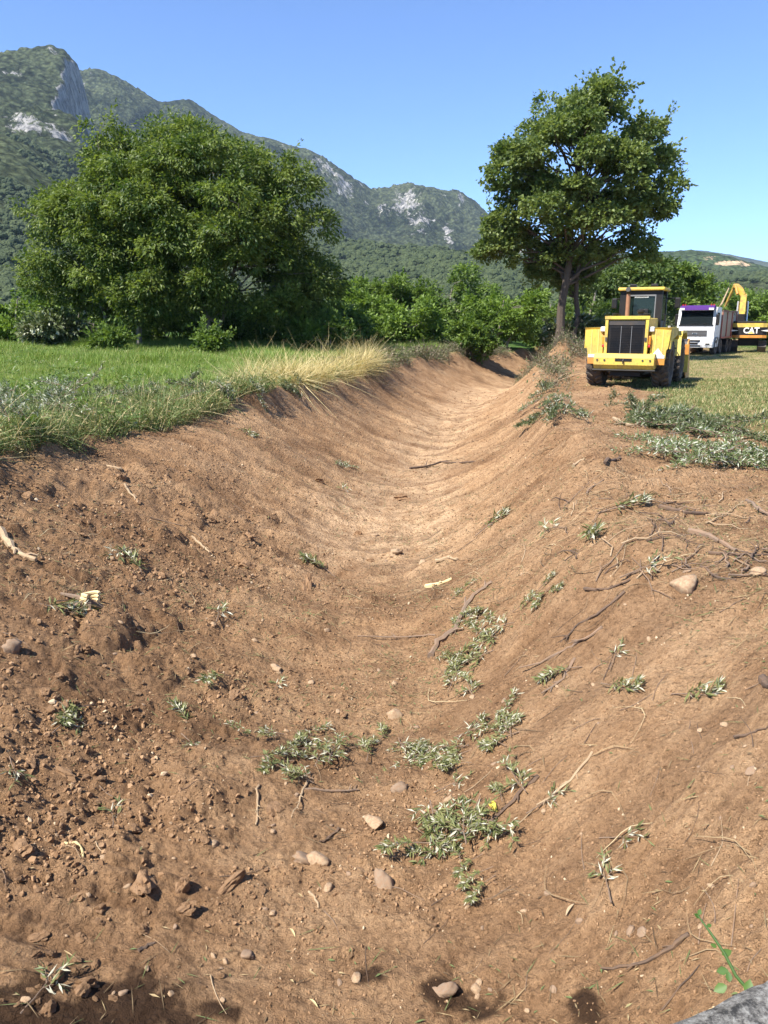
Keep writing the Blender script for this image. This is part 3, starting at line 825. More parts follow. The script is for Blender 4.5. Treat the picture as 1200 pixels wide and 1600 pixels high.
def crown_mesh(name, lobes, nclump, per, lsize, lwid, rng, clump_r=0.5, droop=0.35, inner=0.25, sprigs=0, jit=0.12, gap=0.0, sub=0, subr=1.0):
    if sub:                                              # smaller rounded sprays of foliage on the surface of the big lobes
        small = []
        for (cx, cy, cz, rx, ry, rz) in lobes:
            for _ in range(max(2, int(sub * (rx * rz) / 4.0))):
                d = unit(1, rng)[0]; s_ = subr * (0.6 + 0.7 * rng.random()); q = 0.60 + 0.32 * rng.random()
                small.append((cx + d[0] * rx * q, cy + d[1] * ry * q, cz + d[2] * rz * q, s_, s_, s_ * 0.85))
        lobes = small
    lob = np.array(lobes, float)
    wt = (lob[:, 3] * lob[:, 4] + lob[:, 4] * lob[:, 5] + lob[:, 3] * lob[:, 5]); wt /= wt.sum()
    C = []; 
    while len(C) < nclump:
        k = rng.choice(len(lob), size=nclump, p=wt)
        d = unit(nclump, rng); d[:, 2] = np.where(d[:, 2] < (-0.45 if sub else -0.75), -d[:, 2] * 0.5, d[:, 2])
        rad = np.where(rng.random(nclump) < inner, 0.35 + 0.5 * rng.random(nclump), 0.86 + 0.18 * rng.random(nclump))
        p = lob[k, :3] + d * lob[k, 3:] * (rad + jit * (fbm(d[:, 0] * 3 + k * 3, d[:, 1] * 3 + d[:, 2] * 2, 2, 5) * 2 - 1))[:, None]
        e = in_lobes(p, lobes)
        keep = (e > (0.55 if sub else 0.72)) | (rng.random(nclump) < 0.25)
        if gap: keep &= fbm(p[:, 0] * 0.55 + 9, p[:, 2] * 0.55 + p[:, 1] * 0.3, 3, 77) > gap
        C += list(np.concatenate([p, d], 1)[keep])
    C = np.array(C[:nclump])
    cc, cd = C[:, :3], C[:, 3:]
    n = nclump * per
    idx = np.repeat(np.arange(nclump), per)
    cr = clump_r * (0.6 + 0.8 * rng.random(nclump))
    o = unit(n, rng) * (rng.random(n) ** 0.45)[:, None] * cr[idx][:, None] * np.array([1, 1, 0.62])
    P = cc[idx] + o
    out = o + cd[idx] * cr[idx][:, None] * 0.8
    D = out / (np.linalg.norm(out, axis=1, keepdims=True) + 1e-6) + unit(n, rng) * 0.75; D[:, 2] -= droop
    Nv = unit(n, rng) * 0.75 + np.array([-0.15, -0.1, 0.75]) + cd[idx] * 0.4
    T = np.clip(0.5 + 0.30 * rng.normal(size=nclump)[idx] + 0.22 * rng.normal(size=n), 0, 0.99)
    if sprigs:
        k = rng.choice(nclump, sprigs)
        for j in k:
            m = 16; tt = np.linspace(0, 1, m)[:, None]; dd = cd[j] + unit(1, rng)[0] * 0.4 + np.array([0, 0, 0.35]); dd /= np.linalg.norm(dd)
            ln = clump_r * (1.2 + 1.4 * rng.random())
            q = cc[j] + dd * tt * ln + unit(m, rng) * 0.10 * clump_r * 2
            P = np.concatenate([P, q]); D = np.concatenate([D, dd + unit(m, rng) * 0.8]); Nv = np.concatenate([Nv, unit(m, rng) + np.array([0, 0, .6])])
            T = np.concatenate([T, np.clip(0.55 + 0.2 * rng.normal(size=m), 0, .99)])
    L = lsize * (0.65 + 0.7 * rng.random(len(P))); W = L * lwid
    V, F = leaves_arrays(P, D, Nv, L, W)
    return np_mesh(name, V, F, False, {'tint': T}), cc

def wobble_path(a, b, n, amp, rng, sag=0.0):
    a = np.array(a, float); b = np.array(b, float); t = np.linspace(0, 1, n)[:, None]
    p = a + (b - a) * t + rng.normal(size=(n, 3)) * amp * np.sin(t * math.pi); p[:, 2] += sag * np.sin(t[:, 0] * math.pi)
    return p

def make_tree(name, base, stems, lobes, nclump, per, lsize, lwid, leaf, bark, seed, label, cat='tree', group=None, clump_r=0.5,
              nbr=40, sprigs=0, droop=0.35, gap=0.0, inner=0.25, jit=0.12, sub=0, subr=1.0):
    """stems: [(dx, dy, top x, top y, top z, radius)] relative to the base"""
    rng = np.random.default_rng(seed)
    root = empty(name, base)
    me, cc = crown_mesh('crown', lobes, nclump, per, lsize, lwid, rng, clump_r, droop, inner, sprigs, jit, gap, sub, subr)
    link('crown', me, root, M[leaf])
    tops = []
    for (dx, dy, tx, ty, tz, r) in stems:
        p = wobble_path((dx, dy, -0.3), (tx, ty, tz), 9, 0.05 * tz * 0.35, rng)
        p[0] = (dx, dy, -0.3)
        MB().tube(p, [r * (1.25 if i == 0 else 1) * (1 - 0.075 * i) for i in range(9)], 9).build('trunk', bark, root, True)
        tops.append(p)
    mb = MB()
    ends = cc[rng.choice(len(cc), min(nbr, len(cc)), replace=False)]
    for e in ends:
        p = tops[rng.integers(len(tops))]
        d = np.linalg.norm(p - e, axis=1) + np.where(p[:, 2] > e[2] - 0.1 * abs(e[2]), 3.0, 0) ; i = max(2, int(np.argmin(d)))
        q = wobble_path(p[i], e, 6, 0.12 * np.linalg.norm(e - p[i]) * 0.4, rng, 0.05 * np.linalg.norm(e - p[i]))
        r0 = stems[0][5] * 0.38 * (1 - 0.05 * i)
        mb.tube(q, [r0 * (1 - 0.16 * j) for j in range(6)], 5, False)
    bo = mb.build('branch', bark, root, True); bo['kind'] = 'stuff'
    tag(root, label, cat, group)
    return root

def gp(px, Y):
    x = (px - 600) / FPX * Y * 1.0 / 1.0
    # bearing from the pixel column near the horizon row
    d = ray(px, 507); x = d[0] / d[1] * Y
    return Vector((x, Y, H(x, Y) - 0.02))

# tall plane tree on the loader-side bank, 45 m away
T0 = at_y(866, 540, 46); tb = (T0.x, 46, H(T0.x, 46))
k = 46 / 1202.0 * 1.03
def PL(px, py, rxp, rzp, dy=0, ryp=None):
    px = 895 + (px - 895) * 0.98; py = 305 + (py - 305) * 0.90
    q = at_y(px, py, 46)
    return (q.x - tb[0], dy, q.z - tb[2], rxp * k * .88, (ryp or rxp) * k * .88, rzp * k * .88)
plane_lobes = [PL(905, 165, 62, 48, 0), PL(845, 175, 55, 40, 0.5), PL(940, 150, 40, 42, -0.8), PL(815, 235, 48, 34, 0), PL(880, 250, 85, 62, -1.0), PL(985, 235, 68, 50, 0.3), PL(1030, 225, 38, 34, 0.8), PL(1035, 275, 36, 30, -0.5),
               PL(775, 300, 48, 36, 0.4), PL(840, 330, 70, 50, -1.5), PL(930, 310, 85, 55, -1.0), PL(1000, 320, 48, 32, 1.0), PL(770, 355, 28, 30, 0), PL(845, 385, 55, 36, 1.5), PL(950, 375, 55, 42, 1.2), PL(1015, 338, 22, 26, 0), PL(860, 425, 42, 26, 0.5), PL(800, 395, 30, 26, 0.3), PL(925, 420, 45, 28, 1.0), PL(985, 385, 34, 26, .8), PL(770, 400, 16, 22, 0), PL(838, 452, 26, 24, 1.2), PL(930, 462, 40, 26, 1.4), PL(895, 440, 30, 26, 1.6)]
make_tree('plane_tree', tb, [(0, 0, 0.9, 0.2, 11.5, 0.30), (0.9, 0.6, 1.6, 0.3, 9.5, 0.20)], plane_lobes, 1750, 40, 0.19, 0.85, 'leaf_plane', 'bark_dark', 21,
          'tall plane tree with airy spreading crown beside the ditch and yellow loader', 'tree', None, 0.44, 110, 420, 0.30, 0.0, 0.15, 0.25, 6, 0.95)

# two walnut trees whose crowns grow together
W1 = gp(330, 45); W2 = gp(212, 46.5)
kw = 45 / 1202.0 * 1.02
def WL(px, py, rxp, rzp, base, Y, dy=0, ry=None):
    q = at_y(px, py, Y)
    return (q.x - base.x, dy, q.z - base.z, rxp * kw, (ry or rxp) * kw, rzp * kw)
make_tree('walnut_tree', W1, [(0.1, 0, -1.5, 0.5, 8, 0.20), (-0.1, 0.1, 2.4, 0, 7, 0.13)],
          [WL(330, 260, 80, 62, W1, 45), WL(285, 250, 60, 56, W1, 45, 1), WL(400, 300, 70, 55, W1, 45), WL(440, 360, 62, 60, W1, 45, -.5), WL(350, 350, 105, 75, W1, 45, -2), WL(465, 430, 48, 60, W1, 45, 0.4), WL(390, 430, 90, 65, W1, 45, -1.4),
           WL(300, 420, 80, 60, W1, 45, -1.8), WL(490, 460, 26, 42, W1, 45), WL(420, 482, 70, 34, W1, 45, -.6), WL(262, 330, 70, 70, W1, 45, -1), WL(265, 460, 60, 46, W1, 45, -1)],
          2700, 40, 0.22, 0.45, 'leaf_walnut', 'bark_grey', 31, 'broad walnut tree with low dense dome and dark underside next to pale dry grass', 'tree', 'walnut trees grown together in the green field', 0.5, 60, 80, 0.6, 0.0, 0.25, 0.2, 9, 1.15)
make_tree('walnut_tree', W2, [(0.0, 0, 0.6, 0.5, 8, 0.17), (-1.5, 0.6, -3.0, .4, 6, 0.14)],
          [WL(210, 275, 72, 52, W2, 46.5), WL(155, 305, 62, 56, W2, 46.5, .5), WL(120, 370, 66, 60, W2, 46.5, .2), WL(210, 350, 95, 75, W2, 46.5, -1.5), WL(95, 430, 52, 50, W2, 46.5, .4), WL(180, 425, 90, 62, W2, 46.5, -1.2), WL(75, 470, 36, 40, W2, 46.5, .8), WL(150, 482, 70, 32, W2, 46.5), WL(165, 232, 20, 30, W2, 46.5), WL(250, 400, 85, 75, W2, 46.5, -1), WL(240, 462, 80, 44, W2, 46.5, -.6)],
          2600, 40, 0.22, 0.45, 'leaf_walnut', 'bark_grey', 32, 'broad walnut tree with pale slim trunk and rounded crown beside the bright field shrubs', 'tree', 'walnut trees grown together in the green field', 0.5, 50, 80, 0.6, 0.0, 0.25, 0.2, 9, 1.15)

def dome_lobes(rng, wid, hgt, n, z0=0.25):
    out = []
    for i in range(n):
        a = rng.random() * 6.28; q = math.sqrt(rng.random()) * 0.55; zz = hgt * (z0 + (0.85 - z0) * rng.random() * (1 - 0.45 * q))
        r = wid * (0.20 + 0.14 * rng.random())
        out.append((math.cos(a) * q * wid * 0.8, math.sin(a) * q * wid * 0.5, max(zz - r * 0.3, r * 0.6), r, r, min(r * (0.75 + .3 * rng.random()), hgt - zz + r * .3)))
    return out

def shrub(px, Y, wpx, toppx, seed, leaf, label, group=None, nc=300, per=24, ls=0.26, name='shrub', cat='shrub', lw=0.55, cr=0.42):
    rng = np.random.default_rng(seed)
    b = gp(px, Y); wid = wpx / FPX * Y; hgt = CAM_H + (507 - toppx) / FPX * Y - b.z
    lob = dome_lobes(rng, wid, hgt, 9)
    return make_tree(name, b, [(0, 0, 0.1 * wid, 0, hgt * 0.7, 0.05 + hgt * 0.012), (0.15 * wid, 0.1, 0.25 * wid, 0, hgt * 0.55, 0.04 + hgt * 0.008)], lob, nc, per, ls, lw, leaf, 'bark_grey', seed, label, cat, group, cr, 14, 40, 0.3, 0, .3, .15, 5, wid * 0.10 + 0.15)

G1 = 'shrubs in the hedge between the walnut and the plane tree'
shrub(560, 62, 110, 432, 41, 'leaf_shrub_bright', 'loose yellow-green shrub beside the walnut tree in the hedge', G1, 340, 24)
shrub(612, 66, 90, 415, 42, 'leaf_shrub', 'shrub with one upright leafy shoot in the hedge below the foothill', G1, 260, 24)
shrub(690, 68, 150, 420, 43, 'leaf_shrub', 'widest round olive green shrub in the hedge', G1, 520, 26)
shrub(775, 58, 110, 438, 44, 'leaf_shrub_bright', 'round bright shrub with dark foot close to the plane tree', G1, 380, 26)
shrub(540, 50, 120, 468, 45, 'leaf_shrub', 'low dark bush at the foot of the walnut tree', G1, 300, 24)
shrub(640, 54, 130, 462, 46, 'leaf_shrub_bright', 'low spreading bush above the red soil bank', G1, 320, 24)
shrub(735, 50, 50, 488, 47, 'leaf_shrub', 'small green bush on the edge of the ditch', G1, 160, 22)
shrub(850, 64, 90, 450, 48, 'leaf_shrub', 'bush growing right behind the plane tree trunk', G1, 260, 24)
shrub(820, 74, 120, 448, 51, 'leaf_shrub', 'dark bush seen between hedge and plane tree', G1, 300, 24)
G2 = 'shrubs at the side of the green field'
shrub(20, 52, 110, 440, 49, 'leaf_shrub_bright', 'tall light green shrub at the outer side of the walnut trees', G2, 340, 26)
shrub(70, 47, 90, 486, 50, 'leaf_wilted', 'low brownish green bush at the foot of the walnut trees', G2, 220, 24)
shrub(-40, 56, 120, 430, 52, 'leaf_shrub', 'dark shrub next to the tall light green shrub', G2, 260, 24)
for i, (px, py_, Y, wp, lab) in enumerate(((330, 524, 40, 36, 'small leafy undergrowth bush beneath the walnut dome'), (500, 488, 44, 70, 'small leafy undergrowth bush beneath the walnut dome'), (170, 512, 42, 34, 'small leafy undergrowth bush beneath the walnut dome'))):
    shrub(px, Y, wp, py_ - 4, 60 + i, 'leaf_shrub', lab, 'undergrowth beneath the walnut trees', 90, 22, 0.2)
for px, Y, wp, tp in ((110, 54, 150, 470), (230, 53, 150, 478), (340, 53, 150, 478), (440, 53, 150, 470)):
    shrub(px, Y, wp, tp, 90 + px, 'leaf_shrub', 'dark thicket filling the shade behind the walnut trunks', 'thicket behind the walnut trunks', 260, 24, 0.26)
# trees behind the machines
G3 = 'trees behind the parked machines'
shrub(985, 66, 150, 378, 71, 'leaf_far', 'large dense tree rising behind the loader cab', G3, 620, 28, 0.32, 'broadleaf_tree', 'tree', 0.6, 0.6)
shrub(1045, 70, 110, 388, 72, 'leaf_shrub', 'rounded tree between loader cab and white truck', G3, 420, 28, 0.32, 'broadleaf_tree', 'tree', 0.6, 0.6)
shrub(915, 60, 120, 405, 73, 'leaf_far', 'leafy tree close behind the plane tree trunk', G3, 440, 28, 0.3, 'broadleaf_tree', 'tree', 0.6, 0.55)
shrub(1110, 80, 110, 452, 74, 'leaf_shrub_bright', 'low tree behind the white truck cab', G3, 320, 26, 0.32, 'broadleaf_tree', 'tree', 0.6, 0.6)
shrub(1180, 82, 120, 446, 75, 'leaf_shrub', 'bushy tree behind the excavator counterweight', G3, 340, 26, 0.32, 'broadleaf_tree', 'tree', 0.6, 0.6)
shrub(1240, 76, 110, 440, 76, 'leaf_shrub_bright', 'bushy tree standing past the excavator', G3, 320, 26, 0.32, 'broadleaf_tree', 'tree', 0.6, 0.6)
shrub(950, 52, 80, 470, 77, 'leaf_shrub', 'shrub just behind the exhaust side of the loader', G3, 220, 24)
shrub(1060, 62, 80, 478, 78, 'leaf_wilted', 'dry shrub beside the white truck', G3, 200, 24)
shrub(900, 47, 60, 482, 79, 'leaf_wilted', 'bush at the foot of the plane tree', G3, 160, 24)

# ------------------------------------------------------------------ grass, weeds and dry stalks
def field_points(n, x0, x1, y0, y1, rng, test):
    x = x0 + (x1 - x0) * rng.random(n); y = y0 + (y1 - y0) * rng.random(n)
    k = test(x, y)
    x, y = x[k], y[k]
    return np.stack([x, y, height(x, y) - 0.01], 1)

def std_rot(n, rng, tilt=0.15):
    r = rng.normal(size=(n, 3)) * tilt; r[:, 2] = rng.random(n) * 6.283; return r

def build_grass():
    rng = np.random.default_rng(5)
    P = []
    for n, y0, y1 in ((30000, 9, 20), (42000, 20, 36), (30000, 36, 62)):
        def test(x, y):
            u, t = ditch(x, y); return (u < 0) & (t > 1.22 + 0.16 * fbm(x * .6, y * .6, 2, 9)) & (x > -0.62 * y - 6)
        P.append(field_points(n, -44 if y1 > 30 else -22, 8, y0, y1, rng, test))
    P = np.concatenate(P); n = len(P)
    s = 0.75 + 0.6 * fbm(P[:, 0] * 0.35, P[:, 1] * 0.35, 3, 33) + 0.4 * sstep(28, 40, P[:, 1])
    pt = fbm(P[:, 0] * 0.5, P[:, 1] * 0.3, 4, 35); s = s * (0.6 + 0.4 * sstep(12, 22, P[:, 1])) * (0.55 + 0.9 * pt)
    protos = [tuft(13, 0.36, 0.016, 0.5, rng, 3, 0.16) for _ in range(3)]
    spread('grass', protos, P, std_rot(n, rng), np.repeat(s[:, None], 3, 1), 'grass_green', 'lush green field grass growing behind the ditch below the walnut trees', 'grass', rng, np.clip((pt - .5) * 1.1 + 0.25 * rng.random(n), 0, .5))
    # broad-leaved herbs in the field and on the crest
    def herb(rng):
        m = 34; rr_ = 0.16 * np.sqrt(rng.random(m)); aa = rng.random(m) * 6.28
        q = np.stack([rr_ * np.cos(aa), rr_ * np.sin(aa), 0.04 + 0.26 * rng.random(m) * (1 - rr_ * 3)], 1)
        V2, F2 = leaves_arrays(q, np.stack([np.cos(aa), np.sin(aa), 0.3 + 0 * aa], 1) + unit(m, rng) * .5, unit(m, rng) * .5 + np.array([0, 0, 1.0]), 0.07 + .06 * rng.random(m), 0.04)
        return V2.astype(np.float32), F2, rng.random(m) * .99
    def th(x, y):
        u, t = ditch(x, y); e = fbm(x * .5, y * .35, 3, 45)
        return (u < 0) & (t > 1.06) & (x > -0.62 * y - 5) & ((e > 0.53) | ((t < 1.5) & (rng.random(len(x)) < .45)))
    P = np.concatenate([field_points(5200, -24, 0, 8, 24, rng, th), field_points(6000, -34, 2, 24, 44, rng, th)]); n = len(P)
    s = 0.7 + 1.1 * rng.random(n) ** 2
    spread('herbs', [herb(rng) for _ in range(3)], P, std_rot(n, rng, .12), np.repeat(s[:, None], 3, 1), 'herb_green', 'broad-leaved green herbs mixed into the field grass', 'herbs', rng)
    # mown stubble on the machine side
    def test2(x, y):
        g, p_, r_, st, u, t = masks(x, y); return (u > 0) & (g > 0.25 + 0.5 * rng.random(len(x)))
    P = np.concatenate([field_points(30000, 3, 22, 9, 30, rng, test2), field_points(22000, 5, 46, 30, 75, rng, test2)]); n = len(P)
    protos = [tuft(9, 0.085, 0.010, 0.9, rng, 2, 0.14) for _ in range(3)]
    s = 0.6 + 0.9 * rng.random(n)
    spread('mown_grass', protos, P, std_rot(n, rng), np.repeat(s[:, None], 3, 1), 'weed_green', 'short mown grass and stubble around the parked machines', 'grass', rng)
    # dry pale grass on the field-side crest
    def test3(x, y):
        u, t = ditch(x, y)
        return (u < 0) & (t > 1.03) & (t < 1.28 + 0.4 * fbm(x, y, 2, 3)) & (fbm(x * 1.3, y * 0.9, 3, 12) > 0.5)
    P = field_points(16000, -5.5, 0.5, 22.5, 34, rng, test3); n = len(P)
    protos = [tuft(11, 0.80, 0.012, 1.5, rng, 4, 0.22) for _ in range(3)]
    s = 0.35 + 0.9 * rng.random(n) ** 1.3
    spread('dry_grass', protos, P, std_rot(n, rng, 0.45), np.repeat(s[:, None], 3, 1), 'grass_dry', 'tall straw-yellow dry grass on the crest of the ditch', 'grass', rng)
    # ragged weeds along the field-side crest
    def test4(x, y):
        u, t = ditch(x, y)
        return (u < 0) & (t > 1.03) & (t < 1.30 + 0.25 * fbm(x, y, 2, 4)) & (fbm(x * 1.1, y * 1.1, 3, 14) > 0.40)
    P = field_points(15000, -9, -1, 8, 21, rng, test4); n = len(P)
    def weed(rng):
        V, F, T = tuft(8, 0.62, 0.007, 1.1, rng, 3, 0.14)
        m = 26; q = np.stack([rng.normal(size=m) * .13, rng.normal(size=m) * .13, 0.05 + 0.33 * rng.random(m)], 1)
        V2, F2 = leaves_arrays(q, unit(m, rng) * np.array([1, 1, .4]), unit(m, rng) + np.array([0, 0, 1.0]), 0.05 + .05 * rng.random(m), 0.022)
        return np.concatenate([V, V2]).astype(np.float32), np.concatenate([F, F2 + len(V)]), np.concatenate([T, rng.random(m) * .99])
    s = 0.40 + 1.0 * rng.random(n) ** 2.2
    spread('weeds', [weed(rng) for _ in range(3)], P, std_rot(n, rng, 0.35), np.repeat(s[:, None], 3, 1), 'weed_green', 'ragged half-dry weeds along the crest of the ditch', 'weeds', rng)
    # grey dead brush on the crest further on and around the plane tree
    def test5(x, y):
        u, t = ditch(x, y)
        a = (u < 0) & (t > 0.97) & (t < 1.5) & (y > 30)
        b = (np.hypot((x - 9.6) / 2.6, (y - 42) / 2.6) < 1)
        c = (u > 0) & (t > 1.0) & (t < 1.35) & (y > 25) & (y < 42) & (np.hypot(x - 8.3, y - 27) > 2.4) & (rng.random(len(x)) < .25)
        return (a | b | c) & (fbm(x * 0.9, y * 0.9, 3, 15) > 0.42)
    P = field_points(16000, -3, 16, 24, 56, rng, test5); n = len(P)
    def brush(rng):
        V, F, T = tuft(9, 0.60, 0.014, 1.3, rng, 3, 0.2)
        m = 14; q = np.stack([rng.normal(size=m) * .2, rng.normal(size=m) * .2, 0.1 + 0.4 * rng.random(m)], 1)
        V2, F2 = leaves_arrays(q, unit(m, rng), unit(m, rng) + np.array([0, 0, 1.0]), 0.12, 0.05)
        return np.concatenate([V, V2]).astype(np.float32), np.concatenate([F, F2 + len(V)]), np.concatenate([T, rng.random(m) * .99])
    s = 0.5 + 0.9 * rng.random(n) ** 1.5
    spread('brush', [brush(rng) for _ in range(3)], P, std_rot(n, rng, 0.5), np.repeat(s[:, None], 3, 1), 'brush_grey', 'tangled dead brush on the far banks and around the plane tree foot', 'brush', rng)
build_grass()
# ------------------------------------------------------------------ machines
def tyre(parent, c, rad, wid, lugs, rim='rim_grey', side=1, deep=0.06):
    o = empty('wheel', c); o.parent = parent
    r0 = rad - deep
    h = wid / 2
    prof = [(-h * .62, rad * .50), (-h * .92, rad * .58), (-h, rad * .76), (-h * .93, r0 * .95), (-h * .8, r0), (h * .8, r0), (h * .93, r0 * .95), (h, rad * .76), (h * .92, rad * .58), (h * .62, rad * .50)]
    mb = MB().lathe(prof, 'x', 36)
    for k in range(lugs):
        for s in (-1, 1):
            th = 2 * math.pi * (k + (0.5 if s > 0 else 0)) / lugs
            pts = []
            for (xx, dth) in ((0.04 * s, 0.0), (h * 0.55 * s, -0.13), (h * 0.98 * s, -0.16)):
                a = th + dth
                for (ra, da) in ((r0 - 0.02, -0.075), (rad, -0.05), (rad, 0.05), (r0 - 0.02, 0.075)):
                    rr_ = ra - (0.05 if abs(xx) > h * .9 else 0)
                    pts.append((xx, rr_ * math.cos(a + da * 1.6 / 1.6), rr_ * math.sin(a + da)))
            f = []
            for i in range(2):
                b = i * 4
                f += [(b + j, b + j + 1, b + 5 + j, b + 4 + j) for j in range(3)]
            f += [(0, 1, 2, 3), (8, 11, 10, 9)]
            mb.add(pts, f)
    mb.build('tyre', 'rubber', o, False)
    MB().lathe([(-h * .5, rad * .52), (-h * .55, rad * .42), (-h * .2, rad * .36), (-h * .15, rad * .15), (h * .15, rad * .15), (h * .2, rad * .36), (h * .55, rad * .42), (h * .5, rad * .52)], 'x', 24).build('rim', rim, o, True)
    return o

def mirrorx(poly): return [(-a, b) for a, b in poly][::-1]

def wheel_loader():
    b = at_y(983, 590, 26.3); bx, by = b.x, 26.3
    root = empty('wheel_loader', (bx, by, H(bx, by) + 0.02), R(-27)); root.scale = (0.96, 0.96, 0.98)
    tag(root, 'yellow wheel loader parked with its black grille and rear fenders towards the ditch', 'loader')
    B = lambda: MB()
    # rear body: y = -1.35 is the back of the counterweight, +y is forward
    B().box((-0.66, -1.12, 1.02), (0.66, 1.2, 2.30), 0.05).build('engine_hood', 'yellow_paint', root, True)
    g = B().box((-0.60, -1.150, 1.06), (0.60, -1.124, 2.22)).build('grille', 'black_metal', root)
    s = B()
    for k in range(17): s.box((-0.52, -1.172, 1.12 + k * 0.054), (0.52, -1.154, 1.14 + k * 0.054))
    s.build('grille_bars', 'black_metal', g); 
    for x in (-0.17, 0.17): B().box((x - 0.008, -1.185, 1.08), (x + 0.008, -1.174, 2.04)).build('grille_rib', 'grille_grey', g)
    B().box((-0.58, -1.175, 2.07), (0.58, -1.152, 2.20)).build('grille_cap', 'dark_steel', g)
    fr = B(); fr.box((-0.70, -1.20, 1.0), (-0.605, -1.05, 2.34)); fr.box((0.605, -1.20, 1.0), (0.70, -1.05, 2.34)); fr.box((-0.72, -1.22, 2.26), (0.72, -1.02, 2.36))
    fr.build('grille_frame', 'yellow_paint', root)
    cw = B().prism([(-1.38, 0.80), (-1.38, 1.02), (-1.30, 1.16), (-0.4, 1.16), (-0.4, 0.72), (-1.28, 0.66)], 'x', -0.98, 0.98).build('counterweight', 'yellow_paint', root)
    B().box((-0.27, -1.395, 0.92), (0.27, -1.375, 1.01)).build('tow_slot', 'black_metal', cw)
    B().prism([(-1.33, 0.62), (-1.30, 0.655), (-0.3, 0.70), (-0.3, 0.60), (-1.2, 0.58)], 'x', -1.02, 1.02).build('bumper_underside', 'black_metal', root)
    B().box((-0.5, -0.9, 0.42), (0.5, 2.9, 1.0)).build('chassis', 'black_metal', root)
    for sx, nm in ((-1, 0), (1, 1)):
        # back panel: wide above, stepped in below
        poly = [(0.76, 0.80), (1.26, 0.80), (1.29, 1.28), (1.34, 1.34), (1.40, 1.92), (0.80, 1.95)]
        if sx < 0: poly = mirrorx(poly)
        f = B().prism(poly, 'y', -1.02, -0.97).build('fender', 'yellow_paint', root)
        top = [(-0.972, 1.93), (0.75, 1.93), (1.10, 1.60), (1.13, 1.64), (0.79, 1.99), (-1.02, 1.99)]
        a, c = (0.80, 1.41) if sx > 0 else (-1.41, -0.80)
        B().prism(top, 'x', a, c).build('fender_top', 'yellow_paint', f)
        xs = 1.385 * sx
        B().prism([(-0.968, 1.32), (-0.968, 1.925), (0.74, 1.925), (0.80, 1.75), (0.35, 1.70), (-0.45, 1.62), (-0.72, 1.32)], 'x', xs - 0.02, xs + 0.02).build('fender_skirt', 'yellow_paint', f)
        for xr in (0.93, 1.16): B().box((xr * sx - 0.012, -1.036, 1.06), (xr * sx + 0.012, -1.021, 1.92)).build('fender_seam', 'yellow_faded', f)
        x0, x1 = sorted((0.78 * sx, 1.26 * sx))
        B().box((x0, -1.040, 0.81), (x1, -1.024, 1.00)).build('fender_reflector', 'orange_paint', f)
        B().box((x0 + 0.01, -1.046, 1.02), (x1 - 0.01, -1.026, 1.12)).build('fender_stripe', 'reflector_white', f)
        if sx > 0: B().prism([(0.86, 1.13), (1.20, 1.13), (1.03, 1.34)], 'y', -1.05, -1.027).build('warning_triangle', 'reflector_white', f)
        l_ = B().box((0.72 * sx - 0.07, -1.14, 1.45), (0.72 * sx + 0.07, -1.0, 1.73), 0.02).build('lamp_cluster', 'lamp_orange', root)
        B().box((0.72 * sx - 0.065, -1.15, 1.36), (0.72 * sx + 0.065, -1.0, 1.445), 0.015).build('tail_lamp', 'lamp_red', l_)
        B().box((0.79 * sx - 0.085, -1.1, 1.86), (0.79 * sx + 0.085, -0.95, 2.02), 0.03).build('work_lamp', 'lamp_clear', root)
        for (yy) in (0.0, 3.05):
            tyre(root, (1.10 * sx, yy, 0.80), 0.80, 0.56, 20)
    for x in (-0.86, -0.62, 0.62, 0.86): B().lathe([(-1.40, 0.035), (-1.375, 0.035)], 'y', 8, (x, 0, 0.95)).build('bolt', 'dark_steel', cw)
    for sx in (-1, 1):
        B().tube([(0.70 * sx, -0.7, 1.30), (0.86 * sx, -0.75, 1.18), (0.78 * sx, -0.6, 0.95), (0.5 * sx, -0.4, 0.8)], 0.028, 7).build('hose', 'black_metal', root, True)
        B().tube([(0.50 * sx, -1.17, 2.36), (0.50 * sx, -1.1, 2.44), (0.50 * sx, 0.2, 2.44), (0.50 * sx, 0.28, 2.36)], 0.018, 6).build('hood_rail', 'black_metal', root, True)
        for k in range(3): B().box((sx * 1.12 - 0.22, 1.0 + 0.08 * k, 0.55 + 0.36 * k), (sx * 1.12 + 0.22, 1.2 + 0.08 * k, 0.59 + 0.36 * k)).build('step', 'black_metal', root)
        B().box((sx * 0.64 - 0.03, -1.225, 1.55), (sx * 0.64 + 0.03, -1.205, 1.68)).build('grille_latch', 'dark_steel', g)
    B().tube([(0.0, -1.42, 0.84), (0.0, -1.45, 0.93), (0.0, -1.38, 0.98)], 0.022, 6).build('tow_pin', 'dark_steel', cw, True)
    # cab
    cab = B()
    for x in (-0.72, 0.66):
        cab.prism([(1.22, 1.6), (1.34, 1.6), (1.34, 3.22), (1.26, 3.22)], 'x', x, x + 0.07); cab.prism([(2.55, 1.5), (2.67, 1.5), (2.45, 3.22), (2.33, 3.22)], 'x', x, x + 0.07)
    cab.box((-0.72, 1.22, 1.5), (0.73, 2.66, 2.22)); cab.box((-0.72, 1.24, 3.10), (0.73, 1.36, 3.24)); cab.box((-0.72, 2.30, 3.12), (0.73, 2.46, 3.24))
    cab.box((-0.73, 1.215, 2.22), (-0.47, 1.33, 3.10)); cab.box((0.50, 1.215, 2.22), (0.735, 1.33, 3.10))
    cb = cab.build('cab', 'black_metal', root)
    B().box((-0.47, 1.25, 2.225), (0.50, 1.27, 3.10)).build('rear_window', 'cab_glass', cb)
    B().box((-0.64, 2.42, 2.22), (0.65, 2.44, 3.1)).build('front_window', 'cab_glass', cb)
    for x in (-0.70, 0.70): B().box((x - 0.01, 1.44, 2.25), (x + 0.01, 2.3, 3.08)).build('side_window', 'cab_glass', cb)
    fr = B()
